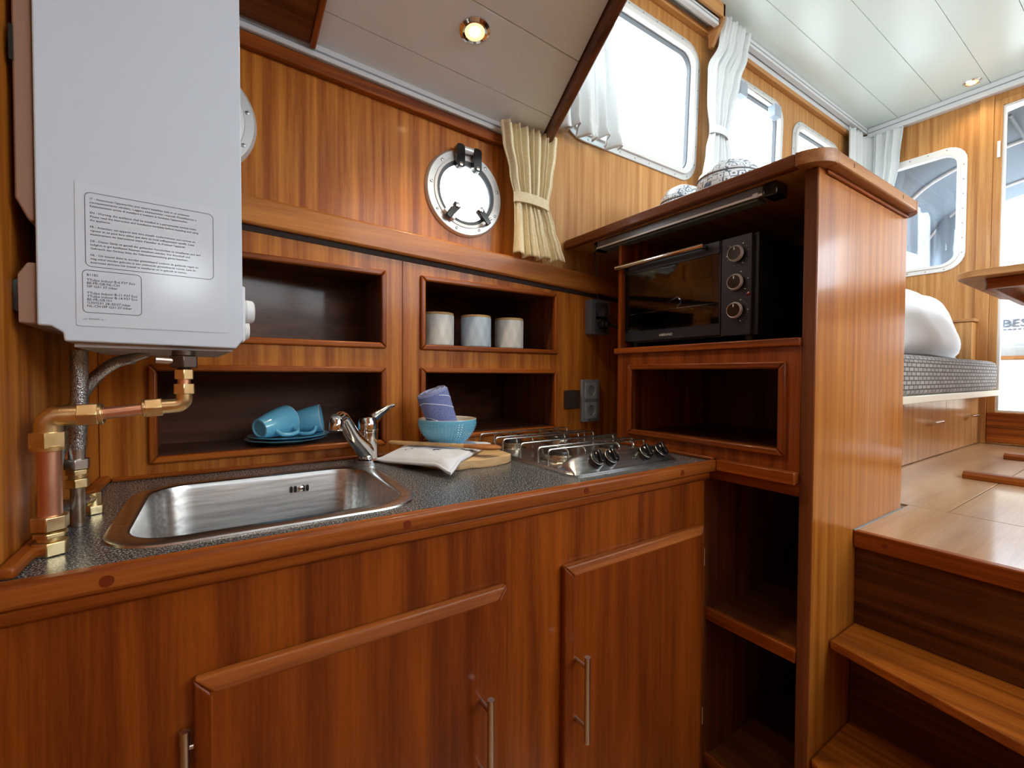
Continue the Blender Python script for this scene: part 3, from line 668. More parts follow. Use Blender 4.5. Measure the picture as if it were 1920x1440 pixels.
# raised control panel
prof = [(-.4775, .904), (-.470, .912), (-.448, .934), (-.438, .938), (-.426, .937), (-.392, .907)]
pr = []
for x, k in ((.648, .05), (.655, .45), (.672, .82), (.70, 1), (.965, 1), (.985, .82), (.995, .45), (.998, .05)):
    pr.append([(x, y, .904+(z-.904)*k) for y, z in prof])
MB().rings(pr).to('control_panel', HOBST, hb, angle=60)
pnrm = Vector((0, -.7, .72)).normalized()
for i, x in enumerate((.722, .766, .886, .944)):
    c = Vector((x, -.459, .9225)); k = MB().lathe([(.0190, 0), (.0190, .012), (.0178, .0185), (.014, .020), (.001, .020)], c, 28, pnrm).to('knob', BLACKG, hb)
    a = Vector((1, 0, 0)); b2 = pnrm.cross(a); d = (b2*.95 + a*.3).normalized(); e = pnrm.cross(d)
    q = [c+pnrm*.018+d*s*.0172+e*r*.004 for s, r in ((1, 1), (1, -1), (-1, -1), (-1, 1))]
    MB().add(q+[p+pnrm*.010 for p in q], [(0, 1, 2, 3), (7, 6, 5, 4), (0, 4, 5, 1), (1, 5, 6, 2), (2, 6, 7, 3), (3, 7, 4, 0)]).to('grip', BLACKG, k, bevel=.002)
    MB().lathe([(.0188, .0152), (.0190, .0158), (.0184, .0164)], c, 28, pnrm, False, False).to('chrome_ring', NICKEL, k)
mk = MB(); c = Vector((.853, -.459, .9225))
for i in range(8):
    a = 2*math.pi*i/8; mk.lathe([(.0016, 0), (.0016, .0006)], c+Vector((1, 0, 0))*.008*math.cos(a)+pnrm.cross(Vector((1, 0, 0)))*.008*math.sin(a), 8, pnrm)
mk.lathe([(.003, 0), (.003, .0006)], c, 12, pnrm)
for x in (.742, .786, .918, .964): mk.lathe([(.0013, 0), (.0013, .0006)], (x, -.466, .9165), 8, pnrm)
mk.to('printed_symbol', BLACK, hb)
BCAP = mat('burner_cap', (.02, .019, .018, 1), .35); BRING = noisy('heat_stained_steel', (.42, .36, .26, 1), (.62, .58, .50, 1), 90, .25, metal=1)
for x, y, r in ((.728, -.322, .038), (.735, -.100, .030), (.905, -.318, .030), (.905, -.105, .042)):
    b_ = MB().lathe([(r*1.35, 0), (r*1.3, .003), (r*1.02, .005), (r*1.0, .011), (r*1.12, .013), (r*1.1, .017), (r*.9, .019), (r*.5, .019)], (x, y, .9048), 36).to('burner', BRING, hb)
    MB().lathe([(r*.86, .0185), (r*.86, .023), (r*.80, .026), (.001, .0265)], (x, y, .9048), 32).to('burner_cap', BCAP, b_)
bx('lid_hinge', BLACK, hb, .925, .972, -.032, -.016, .9085, .930, bevel=.002)
WIRE = mat('grate_wire', (.50, .48, .44, 1), .22, 1)
def wire(pts, r=.0024, rad=.010):
    P = [Vector(p) for p in pts]; out = [P[0]]
    for i in range(1, len(P)-1):
        a = (P[i-1]-P[i]).normalized(); b = (P[i+1]-P[i]).normalized()
        for k in range(6):
            t = k/5; out.append((P[i]+a*rad)*(1-t)**2 + P[i]*2*t*(1-t) + (P[i]+b*rad)*t*t)
    out.append(P[-1]); return out
for gx0, gx1 in ((.652, .988),):
    for k, y in enumerate((-.375, -.335, -.260, -.175, -.135, -.048)):
        MB().tube(wire([(gx0, y, .9085), (gx0, y, .945), (gx1, y, .945), (gx1, y, .9085)]), .0023, 8).to('grate_wire', WIRE, hb)
    for x in (.705, .760, .880, .935):
        MB().tube(wire([(x, -.385, .912), (x, -.385, .9412), (x, -.285, .9412), (x, -.285, .912)]), .0023, 8).to('grate_wire', WIRE, hb)
        MB().tube(wire([(x, -.165, .912), (x, -.165, .9412), (x, -.040, .9412), (x, -.040, .912)]), .0023, 8).to('grate_wire', WIRE, hb)

# ================================================================ BOILER AND PIPES
HP = Vector((-.176, -.46, 1.158))
ht = thing('water_heater', 'white enamelled gas water heater hanging on the left bulkhead', 'water heater', HP, rotz=math.radians(3.5))
def hp(u, v, w): return (HP.x+u, HP.y+w, v)         # u from the back plate outwards, w along the bulkhead, v height
HW = .335
MB().prism([(0, 1.755), (.207, 1.755), (.2085, 1.172), (.200, 1.1585), (.0225, 1.1605), (.0215, 1.171), (.012, 1.178), (.0, 1.1785)], hp, 0, HW).to('casing', ENAMEL, ht, bevel=.006, seg=3)
MB().prism([(.030, 1.1545), (.196, 1.1545), (.196, 1.160), (.030, 1.160)], hp, .012, HW-.012).to('underside', mat('underside_grey', lin(176, 176, 176), .5), ht)
MB().prism([(-.017, 1.750), (-.001, 1.750), (-.001, 1.300), (-.006, 1.300), (-.017, 1.325)], hp, .006, HW-.006).to('back_plate', BROWNP, ht, bevel=.002)
MB().prism([(-.016, 1.180), (-.0005, 1.180), (-.0005, 1.252), (-.008, 1.252), (-.016, 1.238)], hp, .006, HW-.006).to('back_plate', BROWNP, ht, bevel=.002)
MB().prism([(-.0225, 1.196), (-.017, 1.192), (-.017, 1.236), (-.0225, 1.232)], hp, .020, .10).to('wall_bracket', BLACKG, ht, bevel=.001)
MB().prism([(-.019, 1.520), (-.016, 1.520), (-.016, 1.48), (-.019, 1.48)], hp, .003, .02).to('plate_slot', DARKH, ht)
# control knobs on the front
MB().prism([(.209, 1.168), (.213, 1.172), (.213, 1.250), (.209, 1.252)], hp, .015, .20).to('control_plate', PLASTW, ht, bevel=.001)
for w_, z_, r_ in ((.050, 1.218, .017), (.110, 1.194, .015)):
    c_ = Vector(hp(.213, z_, w_))
    MB().lathe([(r_*.85, 0), (r_*1.05, .005), (r_, .013), (r_*.8, .0155), (.001, .0155)], c_, 28, (1, 0, 0)).to('knob', PLASTW, ht)
# label with its print
def flat(u0, u1, v0, v1, r, line):
    o_ = rr(u0, u1, v0, v1, r, 6); i_ = rr(u0+line, u1-line, v0+line, v1-line, r-line*.8, 6); return [o_, i_]
lf = MB().prism(rr(.034, .190, 1.180, 1.354, .002, 2), hp, -.0009, -.0002).to('label_film', LABEL, ht)
MB().prism(flat(.0425, .1735, 1.2530, 1.3440, .006, .0006), hp, -.0012, -.0009).to('label_frame', INK, lf)
MB().prism(flat(.0395, .0955, 1.1965, 1.2490, .005, .0006), hp, -.0012, -.0009).to('label_frame', INK, lf)
UX, UY = (1, 0, 0), (0, 0, 1)
rows = ["IT - Attenzione: l'apparecchio può essere installato solo in un ambiente", "permanentemente ventilato. Leggere attentamente i manuali d'installazione e", "funzionamento prima di installare e mettere in funzione l'apparecchio.",
 "EN - Warning: the appliance shall be installed in a permanently vented room.", "Please read the instruction and installation booklets before installing and using", "the appliance.",
 "FR - Attention: cet appareil doit être installé conformément aux normes en", "vigueur et ne peut être utilisé que dans un local suffisamment ventilé. Lisez", "attentivement les instructions avant d'installer et d'utiliser l'appareil.",
 "DE - Dieses Gerät ist gemäß der geltenden Vorschriften zu installieren und darf", "lediglich in gut belüfteten Räumen installiert werden. Vor Anschluß und", "Gebrauch des Gerätes bitte die Gebrauchsanweisung genau beachten.",
 "NL - Dit toestel dient te worden geïnstalleerd conform de geldende regels en", "mag enkel worden gebruikt in een voldoende geventileerde ruimte. Lees de", "instructies alvorens het toestel te installeren en in gebruik te nemen."]
for i, s_ in enumerate(rows):
    text(s_, .00345, hp(.0472, 1.3352-(i//3)*.0172-(i % 3)*.0045, -.0012), UX, UY, INK, lf, 'label_text', off=.00003)
for s_, z_ in (("B11BS", 1.2425), ("TTulpe indoor B-6 P37 Eco", 1.2365), ("BE-FR-GB-NL-CH", 1.2325), ("I3P G31 37 mbar", 1.2285), ("TTulpe indoor B-11 P37 Eco", 1.2205), ("TTulpe indoor B-14 P37 Eco", 1.2165), ("BE-FR-GB I3+", 1.2125), ("G30/G31 28-30/37 mbar", 1.2085), ("NL-CH I3P G31 37 mbar", 1.2045)):
    text(s_, .0041, hp(.0435, z_-.001, -.0012), UX, UY, INK, lf, 'label_text', off=.00004)
text("cod. 00000000 ed. 1", .0026, hp(.0395, 1.1880, -.0012), UX, UY, INK, lf, 'label_text')
# gas valve and elbow under the heater, copper gas pipe
gp = thing('copper_gas_pipe', 'copper gas pipe with brass elbows running from the worktop to the boiler valve', 'pipe', (-.172, -.440, .9))
A = Vector((-.172, -.440, 0)); zc = 1.070; xe = -.038
def V(x, y, z): return Vector((x, y, z))
MB().cyl((A.x, A.y, .945), (A.x, A.y, 1.045), .0112, n=24).to('riser_pipe', COPPER, gp)
q = MB().hexnut((A.x, A.y, .9005), (A.x, A.y, .917), .0175); q.cyl((A.x, A.y, .917), (A.x, A.y, .929), .0125, n=24); q.hexnut((A.x, A.y, .922), (A.x, A.y, .928), .0165); q.hexnut((A.x, A.y, .931), (A.x, A.y, .948), .018)
q.to('compression_coupling', BRASS, gp, bevel=.0012)
q = MB().hexnut((A.x, A.y, 1.032), (A.x, A.y, 1.050), .018); q.cyl((A.x, A.y, 1.028), (A.x, A.y, 1.034), .0165, n=24)
q.tube([V(A.x, A.y, 1.046), V(A.x, A.y, 1.058)] + arc((A.x+.012, A.y, 1.058), (-1, 0, 0), (0, 0, 1), .012, 0, math.pi/2, 6)[1:] + [V(-.140, A.y, zc)], .0130, 20)
q.to('elbow', BRASS, gp, bevel=.0008)
q = MB().hexnut((-.146, A.y, zc), (-.126, A.y, zc+.0005), .0150); q.cyl((-.127, A.y, zc), (-.122, A.y, zc+.0005), .0135, n=20); q.to('compression_nut', BRASS, gp, bevel=.001)
MB().cyl((-.126, A.y, zc), (-.072, A.y, zc+.006), .0076, n=20).to('cross_pipe', COPPER, gp)
q = MB().hexnut((-.080, A.y, zc+.0055), (-.062, A.y, zc+.007), .0132); q.cyl((-.083, A.y, zc+.0055), (-.079, A.y, zc+.006), .0118, n=20); q.to('compression_nut', BRASS, gp, bevel=.001)
q = MB().tube([V(-.064, A.y, zc+.007), V(xe-.010, A.y, zc+.008)] + arc((xe-.010, A.y, zc+.018), (0, 0, -1), (1, 0, 0), .010, 0, math.pi/2, 6)[1:] + [V(xe, A.y, 1.100)], .0095, 18)
q.to('elbow', BRASS, gp)
MB().hexnut((xe, A.y, 1.094), (xe, A.y, 1.108), .0132).to('compression_nut', BRASS, gp, bevel=.001)
MB().cyl((xe, A.y, 1.106), (xe, A.y, 1.118), .0076, n=18).to('short_pipe', COPPER, gp)
MB().hexnut((xe, A.y, 1.114), (xe, A.y, 1.128), .0120).to('compression_nut', BRASS, gp, bevel=.001)
q = MB().hexnut((xe, A.y, 1.130), (xe, A.y, 1.146), .0175); q.cyl((xe, A.y, 1.126), (xe, A.y, 1.132), .008, n=18); q.cyl((xe, A.y, 1.146), (xe, A.y, 1.154), .0135, n=24)
v_ = q.to('gas_valve', DKBRASS, gp, bevel=.0012)
MB().cyl((xe-.010, A.y-.006, 1.139), (xe-.030, A.y-.010, 1.140), .0045, n=14).to('valve_spindle', NICKEL, v_)
# braided hoses and their fittings
hs = thing('braided_hose', 'straight braided steel hose dropping from boiler to a brass coupling', 'hose', (-.170, -.322, .9), 'braided hoses under the boiler')
MB().tube(bez([(-.166, -.325, 1.155), (-.1655, -.325, 1.10), (-.168, -.323, 1.05), (-.170, -.322, 1.012)], 8), .0100, 16).to('hose', BRAID, hs)
MB().cyl((-.170, -.322, 1.018), (-.170, -.322, .996), .0095, n=18).to('ferrule', NICKEL, hs)
MB().hexnut((-.170, -.322, .998), (-.170, -.322, .984), .0150).to('hex_nut', NICKEL, hs, bevel=.001)
q = MB().hexnut((-.170, -.322, .983), (-.170, -.322, .976), .0135); q.cyl((-.170, -.322, .977), (-.170, -.322, .970), .010, n=18); q.hexnut((-.170, -.322, .970), (-.170, -.322, .957), .0138); q.to('coupling', BRASS, hs, bevel=.001)
MB().cyl((-.170, -.322, .960), (-.170, -.322, .9005), .0082, n=18).to('tail_pipe', OLDPIPE, hs)
h2 = thing('braided_hose', 'curved braided steel hose looping beside the bulkhead to a brass elbow', 'hose', (-.170, -.255, .9), 'braided hoses under the boiler')
MB().tube(bez([(-.112, -.270, 1.1455), (-.136, -.262, 1.138), (-.160, -.258, 1.115), (-.178, -.268, 1.080), (-.187, -.300, 1.035), (-.1895, -.345, .99), (-.1895, -.372, .958), (-.1895, -.364, .934), (-.1885, -.325, .926), (-.1855, -.292, .926)], 8), .0088, 14).to('hose', BRAID, h2)
MB().cyl((-.114, -.269, 1.1455), (-.094, -.277, 1.1540), .0065, n=14).to('ferrule', NICKEL, h2)
MB().hexnut((-.187, -.298, .926), (-.174, -.268, .927), .0110).to('hex_nut', NICKEL, h2, bevel=.001)
q = MB().hexnut((-.166, -.254, .9005), (-.166, -.254, .914), .0150); q.cyl((-.166, -.254, .912), (-.166, -.254, .934), .0105, n=18); q.cyl((-.166, -.254, .926), (-.176, -.272, .923), .0095, n=16); q.to('elbow', BRASS, h2, bevel=.001)

# ================================================================ OVEN, LIGHT, SOCKETS
RINGM = mat('satin_ring', (.82, .80, .77, 1), .42, .75)
ov = thing('mini_oven', 'black tabletop mini oven with glass door and three knobs in the niche', 'oven', (1.28, -.39, 1.208))
OX, OL, OR, OB, OT = 1.120, -.172, -.608, 1.226, 1.482
# body: open box, lined
for a in ((OX+.012, 1.50, OR, OL, OT-.006, OT), (OX+.012, 1.50, OR, OL, OB, OB+.006), (OX+.012, 1.50, OL-.006, OL, OB+.006, OT-.006), (OX+.012, 1.50, OR, OR+.090, OB+.006, OT-.006), (1.494, 1.50, OR+.090, OL-.006, OB+.006, OT-.006)):
    bx('housing', BLACK, ov, *a, bevel=.001)
bx('cavity_side', HOBST, ov, OX+.02, 1.48, OL-.014, OL-.0065, OB+.02, OT-.02, bevel=0)
bx('cavity_back', mat('cavity_enamel', (.16, .13, .12, 1), .4), ov, 1.486, 1.492, OR+.092, OL-.008, OB+.008, OT-.008, bevel=0)
for x in (OX+.03, 1.46):
    for y in (OR+.03, OL-.03): MB().cyl((x, y, 1.2085), (x, y, OB+.001), .010, .012, 14).to('foot', BLACK, ov)
pp = bx('control_panel', OVENF, ov, OX, OX+.013, OR+.012, OR+.092, OB, OT, bevel=.002)
YD0, YD1 = OR+.0935, OL
dr = MB().prism([rect(YD0, YD1, OB+.004, OT-.002), rect(YD0+.022, YD1-.022, OB+.040, OT-.040)], YZ, OX, OX+.012).to('oven_door', OVENF, ov, bevel=.0015)
MB().prism([rect(YD0+.004, YD1-.004, OB+.036, OT-.034)], YZ, OX-.002, OX-.0003).to('door_glass', OVENGL, dr)
MB().prism([rect(YD0+.002, YD1-.002, OT-.034, OT-.002)], YZ, OX-.0045, OX-.0003).to('top_rail', OVENF, dr, bevel=.001)
q = MB().cyl((OX-.030, YD0+.030, OT-.012), (OX-.030, YD1+.004, OT-.012), .0075, n=20); q.to('door_handle', CHROME, dr)
for y in (YD0+.040, YD1-.022): MB().cyl((OX-.005, y, OT-.012), (OX-.030, y, OT-.012), .007, n=14).to('handle_post', BLACKG, dr)
text("AMBIANO", .0105, (OX-.0006, -.318, OB+.0145), (0, -1, 0), (0, 0, 1), INKW, dr, 'logo', off=.00012)
MB().lathe([(.0015, 0), (.0015, .001)], (OX-.0006, YD1-.014, OB+.012), 8, (-1, 0, 0)).to('door_stud', CHROME, dr)
for i, z in enumerate((1.435, 1.362, 1.290)):
    c = Vector((OX, -.560, z)); k = MB().lathe([(.0205, 0), (.0205, .012), (.0175, .017), (.0172, .0165), (.001, .0165)], c, 36, (-1, 0, 0)).to('knob', BLACKG, pp)
    MB().lathe([(.0207, .0085), (.0212, .0105), (.0180, .0175), (.0172, .0170)], c, 36, (-1, 0, 0), False, False).to('knob_ring', RINGM, k)
    a = (2.0, 3.2, 2.1)[i]
    bx('pointer', INKW, k, OX-.0176, OX-.0168, c.y-.0012, c.y+.0012, z+.008, z+.0155, bevel=0)
    marks = MB()
    for j in range(11):
        t = math.radians(60-j*24) if i == 0 else math.radians(70-j*14)
        if i == 1 and j % 4: continue
        p = Vector((OX-.0002, c.y-.0285*math.cos(t), z+.0285*math.sin(t))); s_ = .0018 if (i == 1 or j % 5 == 0) else .0007
        marks.box(OX-.0006, OX, p.y-s_, p.y+s_, p.z-s_*.6, p.z+s_*.6)
    marks.to('dial_marks', INKW, pp)
text("°C", .007, (OX-.0005, -.535, 1.456), (0, -1, 0), (0, 0, 1), INKW, pp, 'dial_marks')
MB().lathe([(.005, 0), (.005, .002), (.001, .0035)], (OX, -.590, 1.328), 16, (-1, 0, 0)).to('indicator_lamp', REDL, pp)
rk = MB()
for y in [YD0+.02+i*.024 for i in range(13)]: rk.tube([(OX+.03, y, 1.322), (1.47, y, 1.322)], .0012, 6)
for x in (OX+.03, OX+.20, 1.47): rk.tube([(x, YD0+.012, 1.322), (x, YD1-.016, 1.322)], .0022, 8)
rk.to('wire_rack', CHROME, ov)
MB().tube(wire([(OX+.05, -.300, 1.345), (OX+.05, -.345, 1.362), (OX+.06, -.352, 1.345), (OX+.06, -.338, 1.335), (OX+.06, -.335, 1.326)], .002, .006), .0022, 8).to('rack_handle', CHROME, ov)
MB().tube(wire([(OX+.045, YD0+.03, 1.250), (OX+.045, YD1-.03, 1.250)]), .003, 8).to('heating_element', NICKEL, ov)
vt = MB()
for i in range(8): vt.box(OX+.06+i*.014, OX+.066+i*.014, OR-.0006, OR, 1.27, 1.305)
vt.to('side_vents', DARKH, ov)
# striplight under the top board
sl = thing('striplight', 'slim dark striplight fixed under the top board above the oven', 'light fixture', (1.11, -.36, 1.545))
bx('housing', mat('striplight_body', lin(120, 122, 126), .35, .3), sl, 1.085, 1.135, -.640, -.085, 1.552, 1.5765, bevel=.003)
bx('diffuser', mat('grey_diffuser', lin(92, 104, 104), .25), sl, 1.091, 1.129, -.625, -.100, 1.545, 1.552, bevel=.003)
bx('edge_bead', ALUW, sl, 1.0815, 1.085, -.640, -.085, 1.550, 1.556, bevel=.001)
bx('end_cap', BLACKG, sl, 1.083, 1.137, -.672, -.640, 1.545, 1.5765, bevel=.003)
bx('end_cap', BLACKG, sl, 1.083, 1.137, -.085, -.072, 1.545, 1.5765, bevel=.003)
bx('clip', INKW, sl, 1.080, 1.086, -.630, -.617, 1.549, 1.560, bevel=.001)
MB().tube(bez([(1.11, -.073, 1.565), (1.12, -.04, 1.56), (1.15, -.014, 1.52), (1.16, -.010, 1.47), (1.165, -.010, 1.40)], 8), .0022, 8).to('lamp_cable', BLACK, sl)
# sockets
def socket(name, label, x0, x1, z0, z1, cs, frame, face, t=.011, r=.0185):
    s_ = thing(name, label, 'socket', ((x0+x1)/2, 0, z0), 'wall sockets')
    MB().prism(rr(x0, x1, z0, z1, .004, 3), XZ, -t, -.0003).to('frame', frame, s_, bevel=.002)
    for cz in cs:
        cx = (x0+x1)/2
        MB().prism([rr(cx-.029, cx+.029, cz-.029, cz+.029, .003, 3), circ(cx, cz, r, 28)], XZ, -t-.003, -t+.001).to('cover', face, s_, bevel=.0008)
        w_ = MB().lathe([(r, .0025), (r*.96, -.0095), (.001, -.0095)], (cx, -t, cz), 28, (0, -1, 0), False, True).to('well', face, s_)
        h_ = MB()
        for dx in (-.0095, .0095): h_.lathe([(.0026, 0), (.0026, .0004)], (cx+dx, -t+.0093, cz), 10, (0, -1, 0))
        h_.to('pin_hole', DARKH, w_)
        q = MB(); q.box(cx-.002, cx+.002, -t-.002, -t+.006, cz+r*.78, cz+r); q.box(cx-.002, cx+.002, -t-.002, -t+.006, cz-r, cz-r*.78); q.to('earth_clip', CHROME, w_)
    return s_
socket('double_socket', 'grey double wall socket low behind the hob', 1.0915, 1.1745, .953, 1.105, (1.0645, .9935), SOCKG, SOCKL)
so = socket('surface_socket', 'dark grey surface socket with plugged cable beside the oven', 1.112, 1.200, 1.268, 1.392, (1.352, 1.303), mat('dark_socket_grey', lin(92, 100, 116), .35), mat('dark_socket_face', lin(62, 68, 80), .35), t=.034, r=.0185)
pg = thing('power_plug', 'black angled plug and cable in the socket beside the oven', 'plug', (1.156, -.06, 1.28))
MB().cyl((1.156, -.036, 1.303), (1.156, -.060, 1.303), .0170, .0150, 24).to('plug_body', BLACKG, pg, bevel=.002)
bx('plug_grip', BLACKG, pg, 1.146, 1.166, -.074, -.058, 1.293, 1.310, bevel=.003)
MB().tube(bez([(1.160, -.072, 1.300), (1.185, -.085, 1.290), (1.205, -.090, 1.262), (1.215, -.095, 1.20), (1.232, -.11, 1.12), (1.25, -.10, 1.02), (1.27, -.09, .905)], 8), .0038, 10).to('cable', BLACK, pg)
sw = thing('blank_switch', 'small square dark brown switch plate behind the hob', 'switch', (1.047, 0, 1.004))
MB().prism(rr(1.013, 1.079, 1.003, 1.068, .004, 3), XZ, -.012, -.0003).to('plate', SWITCH, sw, bevel=.002)
MB().prism(rr(1.022, 1.070, 1.012, 1.059, .003, 3), XZ, -.0145, -.012).to('rocker', SWITCH, sw, bevel=.0015)

# ================================================================ CROCKERY AND SMALL THINGS
def closed_lathe(prof_out, prof_in): return prof_out + list(reversed(prof_in))
# canisters
for x, y, m, lab in ((.572, .078, CANW, 'off-white ceramic canister nearest the boiler on the upper shelf'), (.700, .068, CANB, 'pale blue ceramic canister between two off-white ones'), (.829, .070, CANW, 'off-white ceramic canister right of the pale blue one')):
    t = thing('canister', lab, 'canister', (x, y, 1.2078), 'canisters on the upper shelf')
    MB().lathe([(.044, 0), (.0485, .004), (.0490, .01), (.0490, .094), (.047, .0955)], (x, y, 1.2078), 40).to('body', m, t)
    MB().lathe([(.0480, .0956), (.0480, .101), (.046, .1025), (.001, .1025)], (x, y, 1.2078), 40).to('wooden_lid', BEECH, t)
# plates and mugs
for i, (dz, dx) in enumerate(((.9462, 0), (.9538, .006))):
    MB().lathe([(.045, 0), (.055, 0), (.062, .004), (.094, .011), (.096, .0128), (.093, .0132), (.060, .0075), (.050, .005), (.001, .0045)], (.150+dx, .078, dz), 48).to('saucer', BLUE, None, label=('lower' if i == 0 else 'upper') + ' light blue saucer of the two stacked under the mugs', cat='saucer', group='stacked saucers')
def mug(label, c0, c1, side):
    """mug lying on its side, c0 centre of base, c1 centre of mouth"""
    c0, c1 = Vector(c0), Vector(c1); ax = (c1-c0).normalized(); L = (c1-c0).length
    t = thing('mug', label, 'mug', c0, 'light blue mugs lying on saucers')
    MB().lathe([(.001, .003), (.018, .003), (.020, 0), (.0235, .001), (.030, L*.30), (.0355, L*.65), (.0375, L*.92), (.0375, L), (.0350, L), (.0345, L*.9), (.032, L*.6), (.022, L*.12), (.001, L*.10)], c0, 40, ax, False, True).to('body', BLUE, t)
    MB().lathe([(.0355, L-.0008), (.0376, L-.0005), (.0372, L+.0012), (.0352, L+.0012)], c0, 40, ax, False, False).to('rim', MUGRIM, t)
    sd = (Vector(side) - ax*Vector(side).dot(ax)).normalized()
    p = [c0+ax*L*.30+sd*.026, c0+ax*L*.30+sd*.046, c0+ax*L*.52+sd*.057, c0+ax*L*.76+sd*.055, c0+ax*L*.84+sd*.034]
    MB().tube(bez(p, 6), .0048, 12).to('handle', BLUE, t)
    return t
mug('light blue mug on its side showing its base, in front', (.083, .028, .9885), (.152, .082, 1.0035), (.50, -.62, -.38))
mug('light blue mug on its side behind the other, mouth to the right', (.160, .118, .9890), (.236, .096, 1.0020), (.45, -.80, -.30))
# board, cloth, bowl, towel, spoon
bp = [(.395, -.10), (.405, -.20), (.425, -.255), (.465, -.283), (.50, -.279), (.515, -.287), (.56, -.283), (.605, -.274), (.624, -.258), (.628, -.20), (.622, -.10), (.60, -.05), (.55, -.035), (.46, -.04), (.41, -.06)]
MB().prism(bp, XY, .9004, .9215).to('cutting_board', BOARDW, None, bevel=.003, label='rough-edged pale wooden board on the worktop beside the hob', cat='cutting board')
CL = [Vector((.335, -.085, 0)), Vector((.412, -.345, 0)), Vector((.632, -.135, 0)), Vector((.54, -.02, 0))]
def cloth_z(p):
    inside = max(0, min(1, (p.x-.345)/.07)) * max(0, min(1, (p.y+.355)/.05))
    return .9012 + .0208*inside
def cloth(side):
    def fn(u, v):
        p = CL[0].lerp(CL[1], u).lerp(CL[3].lerp(CL[2], u), v)
        e = min(u, 1-u, v, 1-v); th = .0068*min(1, (e/.035))**.4
        q = .0012*math.sin(u*22)*math.sin(v*22) * min(1, e/.08)
        z = cloth_z(p) + .0066
        return (p.x, p.y, z + (th+q if side else -th))
    return fn
cm = MB().grid(cloth(True), 40, 40).grid(cloth(False), 40, 40)
pc = thing('pot_holder', 'pale grey quilted cloth lying across the wooden board', 'pot holder', (.47, -.17, .905))
cm.to('quilted_cloth', LINEN, pc, angle=80)
edge = [Vector(cloth(True)(u, v)) for u, v in [(i/30, 0) for i in range(30)] + [(1, i/30) for i in range(30)] + [(1-i/30, 1) for i in range(30)] + [(0, 1-i/30) for i in range(31)]]
MB().tube([p-Vector((0, 0, .0004)) for p in edge], .0042, 8).to('piping', LINEN, pc)
pm = MB()
for k, (u, v) in enumerate(((.55, .30), (.60, .33), (.57, .36), (.22, .22), (.26, .25), (.80, .55), (.84, .50))):
    p = cloth(True)(u, v); 
    for j in range(3):
        a = k*1.3+j*1.1; pm.tube([(p[0]+j*.004, p[1], p[2]+.0007), (p[0]+j*.004+.007*math.cos(a), p[1]+.007*math.sin(a), p[2]+.0007)], .0007, 5)
pm.to('printed_sprigs', mat('dark_print', lin(60, 64, 78), .8), pc)
bw = thing('bowl', 'light blue textured bowl with cream inside holding a rolled towel', 'bowl', (.512, -.118, .934))
bc0 = Vector((.512, -.118, .9366))
po = []
for i in range(13):
    t = i/12; po.append((.034 + (.0775-.034)*math.sin(t*math.pi/2)**.9, .0015 + .065*(t**1.25)))
MB().lathe([(.001, .001), (.032, 0)] + po + [(.0770, .068)], bc0, 64, None, False, False).to('outer_shell', BLUE, bw)
MB().lathe([(.0770, .068), (.0745, .0685), (.0725, .066)] + [(r-.005, h+.004) for r, h in reversed(po[:-1])] + [(.001, .006)], bc0, 64, None, False, True).to('inside', CREAMG, bw)
db = MB()
for i in range(2, 12):
    r_, h_ = po[i]; r2, h2_ = po[i-1]; n_ = 54
    for k in range(n_):
        a = 2*math.pi*k/n_; s_ = .0021*(.6+.4*i/11)
        c = bc0 + Vector(((r_+r2)/2*math.cos(a), (r_+r2)/2*math.sin(a), (h_+h2_)/2)); out = Vector((math.cos(a), math.sin(a), -.45)).normalized(); tn = Vector((-math.sin(a), math.cos(a), 0)); up = out.cross(tn)
        q = [c+tn*s_+up*s_, c-tn*s_+up*s_, c-tn*s_-up*s_, c+tn*s_-up*s_]; db.add(q+[c+out*.0016], [(0, 1, 4), (1, 2, 4), (2, 3, 4), (3, 0, 4)])
db.to('raised_dots', BLUE, bw, kind='stuff')
tw = thing('rolled_towel', 'rolled blue towel with thin white wavy lines standing in the bowl', 'towel', (.50, -.12, .945))
ta, tb = Vector((.516, -.121, .945)), Vector((.466, -.121, 1.078)); tax = (tb-ta).normalized(); tu = tax.orthogonal().normalized(); tv = tax.cross(tu)
TL = (tb-ta).length
def roll_r(a): return .031 + .0016*a/math.pi
def tp_(a, h, dr_=0):
    r_ = (.0375 + .0055*h/TL + dr_); return ta + tax*h + (tu*math.cos(a)*1.02 + tv*math.sin(a)*.95)*r_
MB().rings([[tp_(2*math.pi*k/48, h, -.004 if h in (0, TL) else 0) for k in range(48)] for h in (0, .004, TL*.25, TL*.5, TL*.75, TL-.004, TL)]).to('roll', TOWEL, tw)
sp_ = [ta + tax*(TL+.0008) + (tu*math.cos(a)+tv*math.sin(a))*(.038*a/(6*math.pi)) for a in [6*math.pi*i/90 for i in range(4, 91)]]
MB().tube(sp_, .0016, 6).to('rolled_edge', mat('towel_hem', lin(156, 168, 208), .9), tw)
WLINE = mat('white_thread', lin(222, 228, 240), .9)
view = (CAM-ta); view = (view - tax*view.dot(tax)).normalized(); a0 = math.atan2(view.dot(tv), view.dot(tu))
right = (tv*math.cos(a0) - tu*math.sin(a0)); sg = 1 if right.dot(cr) > 0 else -1
for pts in ([(-1.45, .118), (-.8, .124), (-.2, .118), (.5, .104), (1.2, .088), (1.7, .080)], [(-1.5, .082), (-.9, .084), (-.4, .076), (.1, .058), (.6, .044), (1.1, .042), (1.6, .040)], [(-1.3, .066), (-.8, .062), (-.3, .050), (.2, .036)], [(-1.2, .052), (-.9, .046), (-.5, .032)], [(.35, .134), (.8, .126), (1.3, .116), (1.6, .108)]):
    cv = bez([(a, h, 0) for a, h in pts], 8)
    MB().tube([tp_(a0+sg*p.x, p.y, .0003) for p in cv], .0009, 6).to('white_line', WLINE, tw)
